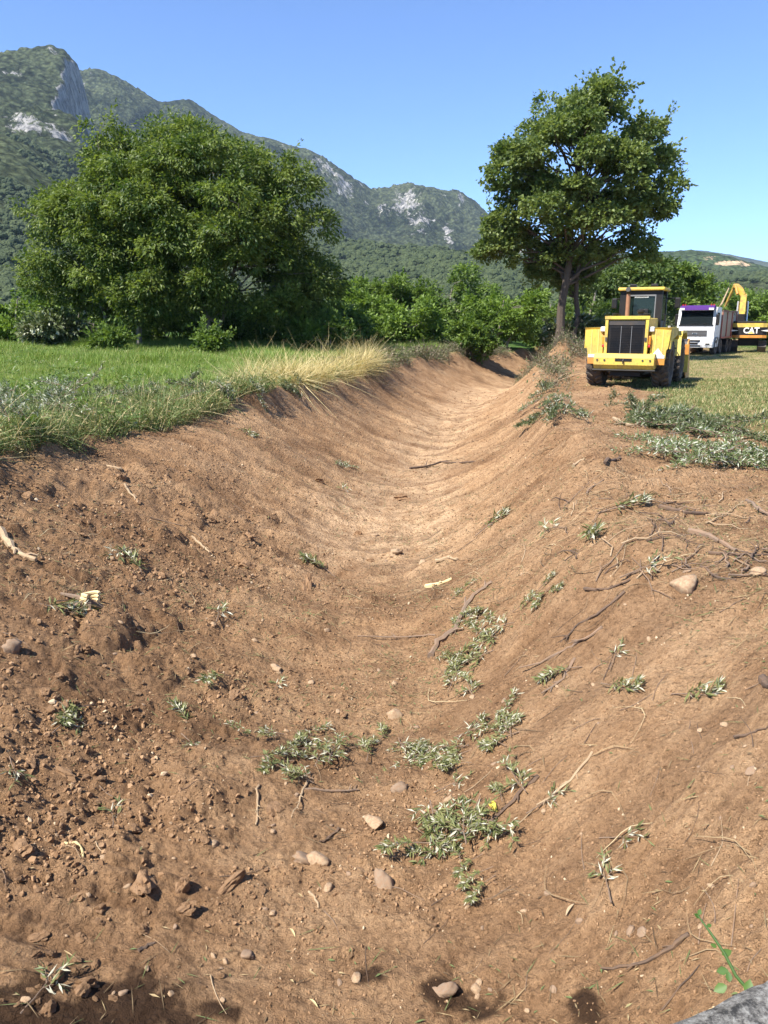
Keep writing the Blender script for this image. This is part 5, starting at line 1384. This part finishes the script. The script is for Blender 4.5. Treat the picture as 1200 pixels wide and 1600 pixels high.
for pts, wpx, m, lab in (
    ([(672, 1032), (684, 1008), (712, 985), (726, 955), (745, 935), (768, 918)], 13, 'stick_grey', 'thick crooked grey branch lying across the ditch floor'),
    ([(1078, 1459), (1040, 1478), (1000, 1491), (940, 1505)], 8, 'stick_dark', 'straight dark stick lying alone above the bramble'),
    ([(942, 984), (905, 1003), (880, 1022), (812, 1050)], 6, 'stick_grey', 'slim grey stick on the smooth loader-side bank'),
    ([(975, 932), (930, 968), (905, 980), (880, 1008)], 6, 'stick_dark', 'slender brown branch running down from the boulder'),
    ([(898, 1030), (880, 1060), (845, 1095)], 6, 'stick_grey', 'short stick with wilted leaves on the loader-side bank'),
    ([(840, 1225), (800, 1262), (762, 1297)], 9, 'stick_dark', 'dark bent branch beside the largest leaf heap'),
    ([(925, 1188), (890, 1230), (838, 1272)], 6, 'stick_pale', 'pale peeled stick with dry stalks on the loader-side bank'),
    ([(0, 833), (18, 856), (35, 870), (58, 888)], 15, 'stick_pale', 'thick pale log end on the edge of the field-side bank'),
    ([(664, 924), (685, 916), (706, 910)], 10, 'wood_fresh', 'split piece of fresh pale wood on the ditch floor'),
    ([(680, 888), (698, 881), (714, 880)], 8, 'stick_pale', 'short pale stick next to the tan stone'),
    ([(1030, 792), (1070, 802), (1110, 800)], 9, 'stick_dark', 'dark root lying on the loader-side crest below the leafy heaps'),
    ([(1075, 830), (1110, 842), (1135, 858), (1150, 866)], 13, 'stick_grey', 'thick broken root on the loader-side crest'),
    ([(1105, 864), (1150, 872), (1200, 868)], 6, 'stick_dark', 'thin dark root beside the thick broken root'),
    ([(1095, 888), (1120, 905), (1150, 908)], 6, 'stick_dark', 'curved black twig above the large boulder'),
    ([(912, 924), (950, 925), (985, 915)], 6, 'stick_dark', 'dark twig bundle at the top of the smooth bank'),
    ([(1145, 1166), (1180, 1150), (1200, 1144)], 5, 'stick_dark', 'thin dark twig on the smooth loader-side bank soil'),
    ([(1165, 790), (1180, 805), (1200, 815)], 8, 'stick_grey', 'grey stick near the silvery leaf heap'),
    ([(895, 738), (905, 726), (912, 722)], 7, 'stick_pale', 'stub of pale stick on the loader-side crest'),
    ([(945, 726), (962, 721), (968, 722)], 8, 'stick_dark', 'stub of dark stick on the loader-side crest'),
    ([(958, 656), (985, 668), (1008, 676)], 7, 'stick_pale', 'pale stick beside the dark green leaf heap'),
    ([(852, 612), (868, 598), (880, 588)], 5, 'stick_pale', 'pale stick poking up from the leafy crest'),
    ([(404, 1245), (402, 1270), (402, 1295)], 5, 'stick_pale', 'upright pale twig below the leafy cuttings'),
    ([(480, 1230), (470, 1255), (456, 1290)], 5, 'stick_pale', 'bent pale twig below the leafy cuttings'),
    ([(475, 1240), (530, 1238), (560, 1232)], 6, 'stick_grey', 'grey twig carrying wilted leaves'),
    ([(528, 1302), (510, 1315), (498, 1322)], 5, 'stick_dark', 'dark forked twig above the pale cobble'),
    ([(482, 1400), (492, 1415), (498, 1430)], 6, 'stick_pale', 'short pale twig near the creamy pebble'),
    ([(100, 1305), (125, 1325), (132, 1355)], 6, 'straw', 'bent bunch of pale straw among the clods'),
    ([(215, 1493), (232, 1488), (244, 1486)], 7, 'stick_dark', 'stubby dark stick above the damp patch'),
    ([(1192, 1062), (1196, 1075), (1200, 1080)], 18, 'stick_dark', 'dark frayed root end on the smooth bank'),
    ([(165, 735), (175, 740), (190, 746)], 7, 'stick_pale', 'pale splinter on the field-side crest'),
    ([(195, 770), (207, 778), (217, 792)], 5, 'stick_pale', 'thin pale twig on the field-side bank below the weeds'),
    ([(300, 835), (315, 850), (328, 862)], 5, 'stick_pale', 'thin pale twig beside the dark hollow'),
    ([(680, 995), (640, 1000), (560, 998)], 4, 'stick_grey', 'thin straight twig crossing the ditch floor'),
    ([(640, 735), (690, 727), (755, 720)], 5, 'stick_dark', 'dark twig line on the far ditch floor')):
    stick_px(pts, wpx, m, lab)
for i in range(110):
    for _ in range(20):
        px = rng.uniform(0, 1200); py = 690 + 890 * rng.random()
        if rng.random() < (0.9 if px > 640 else 0.45): break
    p = at(px, py)
    L = rng.uniform(0.10, 0.38) if py > 900 else rng.uniform(0.3, 0.9)
    a = rng.normal() * 0.5 + (0.75 if px > 640 else -0.5)
    kk = rng.uniform(-.5, .5)
    pts = [Vector((p.x + math.cos(a + kk * (t - .5)) * L * (t - .5), p.y + math.sin(a + kk * (t - .5)) * L * (t - .5), 0)) for t in np.linspace(0, 1, 5)]
    r = rng.uniform(0.0015, 0.0042) * (1 if py > 900 else 1.7)
    Q = [Vector((q.x, q.y, H(q.x, q.y) + r * 1.2 + rng.random() * 0.006)) - p for q in pts]
    m = ['stick_grey', 'stick_dark', 'stick_grey', 'stick_grey', 'stick_dark'][rng.integers(5)] if rng.random() < .85 else 'stick_pale'
    o = MB().tube(Q, [r, r * .95, r * .8, r * .7, r * .45], 5).build('twig', m, None, True); o.location = p
    tag(o, 'thin twig scattered on the dug soil of the ditch', 'twig', 'thin twigs scattered over the dug soil')

# broken roots and twigs lying thick on the loader-side crest
for i in range(60):
    px = rng.uniform(880, 1200); py = 760 + 150 * rng.random() + (1100 - px) * 0.05
    p = at(px, py); L = rng.uniform(0.15, 0.7); a = rng.normal() * 0.7 + 0.5
    r = rng.uniform(0.003, 0.010) * (1.4 if rng.random() < .2 else 1); Q = []; x_, y_ = p.x, p.y
    for t in range(6):
        Q.append(Vector((x_, y_, H(x_, y_) + r + 0.035 * rng.random())) - p); a += rng.normal() * .35; x_ += math.cos(a) * L / 5; y_ += math.sin(a) * L / 5
    mb = MB().tube(Q, [r, r * .95, r * .85, r * .7, r * .6, r * .35], 6)
    for k in (1, 3):
        e = Q[k] + Vector((rng.normal() * .5, rng.normal() * .5, .15)) * L * .35; mb.tube([Q[k], Q[k].lerp(e, .5) + Vector((0, 0, .01)), e], [r * .5, r * .4, r * .2], 5)
    o = mb.build('root', ['stick_grey', 'stick_dark', 'stick_grey', 'stick_pale'][rng.integers(4)], None, True); o.location = p
    tag(o, 'broken root or twig lying in the tangle on the loader-side crest', 'root', 'broken roots tangled on the loader-side crest')
# stump of roots with pale torn wood on the field-side bank
def stump():
    p = at(140, 958); root = empty('root_stump', p)
    s = 0.010 * 0 + (p - Vector((0, 0, CAM_H))).length / FPX
    mb = MB()
    for k in range(4):
        z = (8 + k * 5.5) * s
        ring = [Vector((math.cos(t) * (13 - k * .5) * s + (k * 1.5) * s, math.sin(t) * 9 * s, z + math.sin(t * 2) * 1.2 * s)) for t in np.linspace(0.2, 4.6, 9)]
        mb.tube(ring, [2.6 * s] * 9, 6)
    mb.build('torn_wood', 'wood_fresh', root, True)
    for a_, ln in ((-2.4, 34), (-1.2, 26), (3.0, 42), (0.3, 20)):
        e = Vector((math.cos(a_) * ln * s, math.sin(a_) * ln * s, 0)); q = p + e; e.z = H(q.x, q.y) - p.z
        MB().tube([Vector((0, 0, 14 * s)), e * .45 + Vector((0, 0, 9 * s)), e], [5 * s, 4 * s, 2 * s], 7).build('root', 'stick_grey', root, True)
    tag(root, 'torn root stump with pale curled wood on the field-side bank', 'stump')
stump()
def blade(px, py, L, W, m, label, rz, name, cat):
    p = at(px, py)
    v = []; n = 7
    for i in range(n):
        t = i / (n - 1); w_ = W * math.sin(math.pi * (0.08 + 0.88 * t)) * .5; z = 0.03 * L + 0.10 * L * math.sin(t * 3.0)
        v += [((t - .5) * L, -w_, z + w_ * .4), ((t - .5) * L, 0, z), ((t - .5) * L, w_, z + w_ * .4)]
    f = [(3 * i + j, 3 * i + j + 1, 3 * i + j + 4, 3 * i + j + 3) for i in range(n - 1) for j in (0, 1)]
    o = MB().add(v, f).build(name, m, None, True); n_ = Hn(p.x, p.y)
    o.rotation_mode = 'QUATERNION'; o.rotation_quaternion = n_.to_track_quat('Z', 'Y') @ Euler((0, 0, rz)).to_quaternion(); o.location = p + n_ * .004
    tag(o, label, cat)
blade(799, 713, 0.42, 0.10, 'yellow_leaf_blade', 'bright yellow dry leaf lying on the far loader-side bank', 0.5, 'yellow_leaf', 'leaf')
blade(772, 1268, 0.16, 0.05, 'yellow_leaf_blade', 'pale yellow leaf beside the largest heap of willow cuttings', 0.2, 'yellow_leaf', 'leaf')
blade(457, 1469, 0.075, 0.016, 'straw', 'single slim cream leaf on bare soil below the pale cobble', 0.3, 'fallen_leaf', 'leaf')
blade(892, 1417, 0.09, 0.022, 'stick_pale', 'slim pale leaf near the leafy sprig on smooth soil', -0.9, 'fallen_leaf', 'leaf')
blade(490, 1577, 0.07, 0.014, 'straw', 'slim cream leaf lying among damp spots', 0.1, 'fallen_leaf', 'leaf')

# ------------------------------------------------------------------ cut willow branches with silvery leaves
def willow(seed, L, nl, ls, leaf, curl=0.25):
    rng = np.random.default_rng(seed)
    t = np.linspace(0, 1, 9); a = np.cumsum(rng.normal(size=9) * curl * .35)
    pts = np.zeros((9, 3)); 
    for i in range(1, 9): pts[i] = pts[i - 1] + np.array([math.cos(a[i]), math.sin(a[i]), 0]) * L / 8
    pts[:, 2] = 0.012 + 0.05 * L * np.sin(t * math.pi) * rng.random()
    pts -= pts[4] * np.array([1, 1, 0])
    mb = MB().tube(pts, [0.0075 * (1 - .8 * q) * (0.6 + L * .4) for q in t], 5)
    P = []; D = []
    ntw = max(3, int(nl / 16))
    for k in range(ntw):
        i = rng.integers(1, 9); b = pts[i]; ang = a[i] + rng.choice([-1, 1]) * rng.uniform(.3, 1.0); ln = L * rng.uniform(.18, .42)
        e = b + np.array([math.cos(ang), math.sin(ang), rng.uniform(-.02, .18)]) * ln
        mb.tube([b, (b + e) / 2 + np.array([0, 0, .01]), e], [0.003, 0.0025, 0.0012], 4, False)
        m = nl // ntw; tt = rng.random(m)[:, None]
        P.append(b + (e - b) * tt); dd = (e - b) / ln
        sgn = rng.choice([-1, 1], m)[:, None]
        D.append(dd * 0.9 + np.array([-dd[1], dd[0], 0]) * sgn * 0.7 + rng.normal(size=(m, 3)) * .5)
    P = np.concatenate(P); D = np.concatenate(D); n = len(P)
    P[:, 2] = np.maximum(P[:, 2], 0.01) + 0.02 * rng.random(n)
    Nv = unit(n, rng) * .8 + np.array([0, 0, .8])
    V, F = leaves_arrays(P, D, Nv, ls * (.6 + .8 * rng.random(n)), ls * 0.20, 0.25)
    V[:, 2] = np.maximum(V[:, 2], 0.003)
    me = np_mesh('leaves', V, F, False, {'tint': np.clip(rng.random(n), 0, .99)}); me.materials.append(M[leaf])
    return mb, me
W_PROTO = {}
for key, L, nl, ls, lf in (('near', 0.55, 130, 0.085, 'leaf_willow'), ('near2', 0.40, 85, 0.078, 'leaf_willow'), ('near3', 0.7, 160, 0.09, 'leaf_willow'), ('sprig', 0.26, 34, 0.06, 'leaf_willow'), ('silver', 1.2, 380, 0.085, 'leaf_silver'), ('silver2', 0.9, 300, 0.08, 'leaf_silver'), ('wilt', 1.1, 320, 0.10, 'leaf_wilted'), ('wilt2', 0.8, 240, 0.09, 'leaf_wilted')):
    mb, me = willow(hash(key) % 1000 if False else sum(map(ord, key)), L, nl, ls, lf)
    st = mb.build('stem', 'stick_grey', None, True); sm = st.data; bpy.data.objects.remove(st)
    W_PROTO[key] = (sm, me)
def cutting(px, py, key, label, group=None, sc=1.0, rz=None, lift=0.0, tilt=0.0, rng=rng, pos=None, zs=1.0):
    p = at(px, py) if pos is None else pos
    root = empty('willow_branch', p + Vector((0, 0, lift)))
    n_ = Hn(p.x, p.y, 0.25)
    root.rotation_mode = 'QUATERNION'
    root.rotation_quaternion = n_.to_track_quat('Z', 'Y') @ Euler((rng.normal() * tilt, rng.normal() * tilt, rng.random() * 6.28 if rz is None else rz)).to_quaternion()
    root.scale = (sc, sc, sc * zs)
    sm, me = W_PROTO[key]
    link('stem', sm, root); lo = link('leaves', me, root); lo['kind'] = 'stuff'
    tag(root, label, 'branch', group)
    return root
NEAR = ['near', 'near2', 'near3']
# the big heap, with its trailing end
for i in range(13):
    px, py = rng.normal(715, 38), rng.normal(1305, 32)
    cutting(px, py, NEAR[rng.integers(3)], 'leafy willow cutting in the largest silvery heap on the ditch floor', 'willow cuttings in the largest heap', rng.uniform(.6, .95), lift=0.01 + 0.07 * rng.random(), tilt=.12)
for px, py in ((745, 1388), (732, 1360), (752, 1405)): cutting(px, py, 'near2', 'silvery leafy willow tip trailing out below the largest heap', 'willow tips below the largest heap', 0.6, rz=-1.2 + rng.normal() * .2, lift=0.02, tilt=.05)
for i in range(11):
    cutting(rng.normal(690, 48), rng.normal(1205, 34), NEAR[rng.integers(3)], 'thin willow cutting strewn above the largest heap', 'willow cuttings strewn above the largest heap', rng.uniform(.5, .85), lift=0.005 + .03 * rng.random(), tilt=.06)
for i in range(11):
    cutting(rng.normal(455, 48), rng.normal(1195, 24), NEAR[rng.integers(3)], 'green willow cutting in the patch beside upright pale twigs', 'willow cuttings in the patch with pale twigs', rng.uniform(.5, .85), lift=0.01 + .05 * rng.random(), tilt=.1)
for i in range(6):
    cutting(rng.normal(772, 26), rng.normal(1148, 20), NEAR[rng.integers(3)], 'silvery willow cutting in the small patch up the loader-side slope', 'willow cuttings in the small patch up the slope', rng.uniform(.5, .8), lift=0.01 + .02 * rng.random(), tilt=.06)
for i in range(5): cutting(rng.normal(610, 22), rng.normal(1165, 14), NEAR[rng.integers(3)], 'willow cutting beside the whitish round stone', 'willow cuttings beside the whitish stone', rng.uniform(.5, .75), lift=.01, tilt=.05)
for i in range(7): cutting(rng.normal(752, 20), rng.normal(970, 22), NEAR[rng.integers(3)], 'willow cutting alongside the thick crooked branch', 'willow cuttings along the crooked branch', rng.uniform(.6, .95), lift=.01, tilt=.06)
for i in range(6): cutting(rng.normal(718, 18), rng.normal(1045, 16), NEAR[rng.integers(3)], 'willow cutting below the thick crooked branch', 'willow cuttings below the crooked branch', rng.uniform(.6, .9), lift=.01, tilt=.06)
for i in range(4): cutting(rng.normal(855, 14), rng.normal(925, 14), NEAR[rng.integers(3)], 'small leafy cutting at the lip of the smooth bank', 'leafy cuttings at the lip of the smooth bank', rng.uniform(.6, .9), lift=.01, tilt=.06)
for px, py, lab in ((950, 1390, 'green sprig with white leaves alone on smooth soil'), (967, 1312, 'small wilted sprig high on smooth soil'), (848, 1265, 'sprig tangled in dry stalks'), (700, 1240, 'sprig between leaf patches'), (175, 1280, 'dark green sprig among clods'), (335, 1070, 'small silvery sprig in the middle of the field-side slope'), (430, 1070, 'small sprig below the elongated stone'), (340, 968, 'tiny silvery sprig on the field-side slope'), (20, 1205, 'grey sprig among the crumbly clods'), (115, 1110, 'leafy cutting on the crumbly field-side bank'), (100, 1125, 'second leafy cutting lying across the crumbly field-side bank'), (140, 1130, 'third leafy cutting fanning over the crumbly field-side bank'), (290, 1125, 'flat wilted sprig on the field-side slope'), (295, 1160, 'pale wilted sprig on the field-side slope below another'), (85, 960, 'wilted leafy cutting beside the root stump'), (110, 945, 'pale leafy cutting behind the root stump'), (215, 885, 'wilted cutting lying higher on the field-side bank'), (190, 870, 'stalky cutting on the field-side bank near the log end'), (880, 1050, 'leaf tuft on the short stick of the loader-side bank'), (960, 1030, 'flat sprig on the loader-side bank'), (965, 1080, 'long dry sprig on the loader-side bank'), (1085, 1090, 'tiny green sprig on the smooth loader-side bank'), (60, 1560, 'crumpled pale green leaf tuft by the damp patch'), (500, 890, 'green tuft on the ditch floor'), (770, 830, 'green tuft at the foot of the loader-side bank'), (920, 850, 'upright leafy twig on the loader-side bank'), (1000, 900, 'leafy bit beside the dark twigs of the loader-side bank'), (870, 835, 'straggly cutting on the upper part of the loader-side bank'), (975, 800, 'straggly cutting on the loader-side crest'), (540, 770, 'green tuft at the foot of the far field-side bank'), (380, 675, 'green tuft on the field-side crest near weeds')):
    cutting(px, py, 'sprig' if py > 1150 or rng.random() < .4 else 'near2', lab, None, (1.0 if py > 1000 else 1.5), lift=.006, tilt=.05)
cutting(535, 727, 'silver2', 'silvery branch lying on the far field-side slope', None, 0.75, rz=-0.5, lift=.03)
# heaps on the loader-side crest and the mown strip
for i in range(11): cutting(rng.normal(1165, 38), rng.normal(722, 12), ['silver', 'silver2'][rng.integers(2)], 'silvery willow branch in the heap on the mown strip', 'silvery branches heaped on the mown strip', rng.uniform(.8, 1.15), lift=0.02 + .16 * rng.random(), tilt=.2, zs=1.5)
for i in range(8): cutting(rng.normal(1060, 26), rng.normal(712, 8), ['silver', 'silver2'][rng.integers(2)], 'flat silvery branch between heap and loader-side crest', 'flat silvery branches by the loader-side crest', rng.uniform(.7, 1.0), lift=0.02 + .12 * rng.random(), tilt=.15, zs=1.6)
for i in range(18): cutting(rng.normal(1030, 32), rng.normal(668, 9), ['wilt', 'wilt2'][rng.integers(2)], 'dark wilted branch in the green heap beyond the loader-side crest', 'dark wilted branches in the green heap', rng.uniform(.8, 1.2), lift=0.02 + .2 * rng.random(), tilt=.25, zs=1.8)
for i in range(10): cutting(rng.normal(1115, 40), rng.normal(675, 9), ['wilt', 'wilt2'][rng.integers(2)], 'wilted branch spread between green heap and silvery heap', 'wilted branches between the heaps', rng.uniform(.7, 1.1), lift=0.02 + .12 * rng.random(), tilt=.2, zs=1.6)
for i in range(12): cutting(rng.normal(855, 16), rng.normal(645, 20), ['silver2', 'wilt2', 'silver'][rng.integers(3)], 'leafy branch draped over the loader-side crest towards the loader', 'leafy branches draped over the loader-side crest', rng.uniform(.7, 1.0), lift=0.03 + .15 * rng.random(), tilt=.3, zs=1.8)
for i in range(5): cutting(rng.normal(975, 12), rng.normal(640, 8), 'wilt2', 'sparse wilted branch near the loader wheels', 'sparse wilted branches near the loader', rng.uniform(.6, .9), lift=0.05, tilt=.5, zs=2)
# silvery heap on the field-side crest
for i in range(30): cutting(rng.uniform(-20, 135), rng.normal(668, 16), ['silver', 'silver2'][rng.integers(2)], 'silvery willow branch in the heap on the field-side crest', 'silvery branches heaped on the field-side crest', rng.uniform(.8, 1.1), lift=0.15 + .45 * rng.random(), tilt=.3, zs=1.7)
for i in range(20): cutting(rng.uniform(140, 415), rng.normal(640, 8) + 0.0, ['wilt', 'wilt2', 'silver2'][rng.integers(3)], 'grey green branch lying in the weeds of the field-side crest', 'grey green branches in the weeds', rng.uniform(.6, .95), lift=0.12 + .35 * rng.random(), tilt=.35, zs=2)
for i in range(4): cutting(rng.normal(470, 14), rng.normal(612, 6), 'wilt2', 'grey leafy branch at the foot of the dry grass', 'grey leafy branches below the dry grass', .8, lift=.1, tilt=.3, zs=2)

# ------------------------------------------------------------------ crumbs, chips and fallen leaves (too many to count)
def litter():
    rng = np.random.default_rng(99)
    def pts(n, y0, y1, test):
        y = y0 * (y1 / y0) ** rng.random(n); x = (rng.random(n) * 2 - 1) * (0.56 * y + 1.0)
        k = test(x, y); x, y = x[k], y[k]
        return np.stack([x, y, height(x, y)], 1)
    def tri_quads(V, F, rng):
        F = np.array(F); return V.astype(np.float32), F, rng.random(1).repeat(len(F)) * .3
    protos = []
    for k in range(4):
        V, F = lump(rng, 1, 0.75, 0.75, 3); protos.append(tri_quads(V, F, rng))
    def t1(x, y):
        g, p, r, st, u, t = masks(x, y); return (g < .5) & ~((y < 3.75) & (x < -0.7)) & (rng.random(len(x)) < 0.10 + 0.75 * np.clip(r + 0.25, 0, 1) * sstep(.42, .62, fbm(x * 1.4, y * 1.4, 3, 8)))
    P = pts(120000, 2.6, 42, t1); n = len(P)
    rg = masks(P[:, 0], P[:, 1])[2]; s = 0.0028 + (0.007 + 0.017 * rg) * rng.random(n) ** 5 + 0.0008 * P[:, 1]
    P[:, 2] += s * .3
    spread('soil_crumbs', protos, P, rng.random((n, 3)) * 6.28, np.repeat(s[:, None], 3, 1), 'crumb', 'loose brown soil crumbs and grit covering the ditch', 'soil', rng)
    # straw, chips and leaf bits lying flat
    protos = []
    for (L, W) in ((0.06, 0.004), (0.10, 0.004), (0.035, 0.010), (0.05, 0.009), (0.16, 0.005)):
        V, F = leaves_arrays(np.array([[-L / 2, 0, 0.0]]), np.array([[1.0, 0, 0.06]]), np.array([[0, 0, 1.0]]), L, W, 0.3)
        protos.append((V.astype(np.float32), F, rng.random(1) * .9))
    def t2(x, y):
        g, p, r, st, u, t = masks(x, y)
        a = fbm(x * 0.9, y * 0.9, 3, 18)
        return (g < .9) & (rng.random(len(x)) < np.clip((a - 0.34) * 3.0, 0.05, 1) * np.where(u > 0, 1 + 1.5 * sstep(.8, 1.0, t), .6) * (0.08 + 0.92 * sstep(4.5, 9, y)))
    P = pts(80000, 2.6, 36, t2); n = len(P); P[:, 2] += 0.006
    s = 0.6 + 0.7 * rng.random(n) + 0.03 * P[:, 1]
    rot = rng.normal(size=(n, 3)) * .25; rot[:, 2] = rng.normal(size=n) * 1.3 + 0.6
    spread('plant_litter', protos, P, rot, np.repeat(s[:, None], 3, 1), 'litter', 'chips of straw and leaf strewn over the dug soil', 'litter', rng)
    # long dry stalks and root fibres combed up the bank by the bucket
    protos = []
    for (L, W, cv) in ((0.34, 0.0045, .05), (0.5, 0.005, -.09), (0.24, 0.004, .08), (0.42, 0.004, .14)):
        q = np.linspace(-.5, .5, 7); V = []
        for i, t_ in enumerate(q):
            w_ = W * (1 - abs(t_)) * .7; yy = cv * math.cos(t_ * 3) + 0.01 * math.sin(t_ * 9)
            V += [(t_ * L, yy * L * 3 - w_, 0.004 + .02 * L * math.cos(t_ * 5)), (t_ * L, yy * L * 3 + w_, 0.004 + .02 * L * math.cos(t_ * 5))]
        F = np.array([(2 * i, 2 * i + 1, 2 * i + 3, 2 * i + 2) for i in range(6)])
        protos.append((np.array(V, np.float32), F, np.full(6, rng.random() * .5)))
    def t3(x, y):
        g, p, r, st, u, t = masks(x, y)
        return (g < .9) & (rng.random(len(x)) < np.clip((fbm(x * 0.8, y * 0.8, 3, 28) - 0.42) * 5.0, 0.02, 1) * np.where(u > 0.4, 1, .35) * (0.03 + 0.97 * sstep(5, 9, y)))
    P = pts(16000, 2.8, 34, t3); n = len(P); P[:, 2] += 0.008
    s = 0.5 + 0.7 * rng.random(n) + 0.03 * P[:, 1]
    rot = np.zeros((n, 3))
    e_ = 0.12
    GX = (height(P[:, 0] + e_, P[:, 1], False) - height(P[:, 0] - e_, P[:, 1], False)) / (2 * e_); GY = (height(P[:, 0], P[:, 1] + e_, False) - height(P[:, 0], P[:, 1] - e_, False)) / (2 * e_)
    for i in range(n):
        nn = Vector((-GX[i], -GY[i], 1)).normalized(); e = (nn.to_track_quat('Z', 'Y') @ Euler((0, 0, rng.normal() * .5 + (0.75 if P[i, 0] > C_(P[i, 1]) else -0.4))).to_quaternion()).to_euler()
        rot[i] = e
    spread('dry_stalks', protos, P, rot, np.repeat(s[:, None], 3, 1), 'stalk', 'long dry stalks and root fibres combed over the banks', 'litter', rng)
litter()

# ------------------------------------------------------------------ the hazy air
def haze():
    a, b = (-6500, -700, -40), (6500, 8000, 900)
    mb = MB().box(a, b)
    m = bpy.data.materials.new('haze_air'); m.use_nodes = True; n = m.node_tree.nodes; n.remove(n['Principled BSDF'])
    v = n.new('ShaderNodeVolumePrincipled'); v.inputs['Color'].default_value = (0.62, 0.78, 1.0, 1); v.inputs['Density'].default_value = HAZE
    m.node_tree.links.new(v.outputs[0], n['Material Output'].inputs['Volume'])
    M['haze'] = m
    o = mb.build('haze', 'haze', None); tag(o, 'thin blue summer haze over the valley', 'haze', kind='stuff')
HAZE = 0.000055
haze()
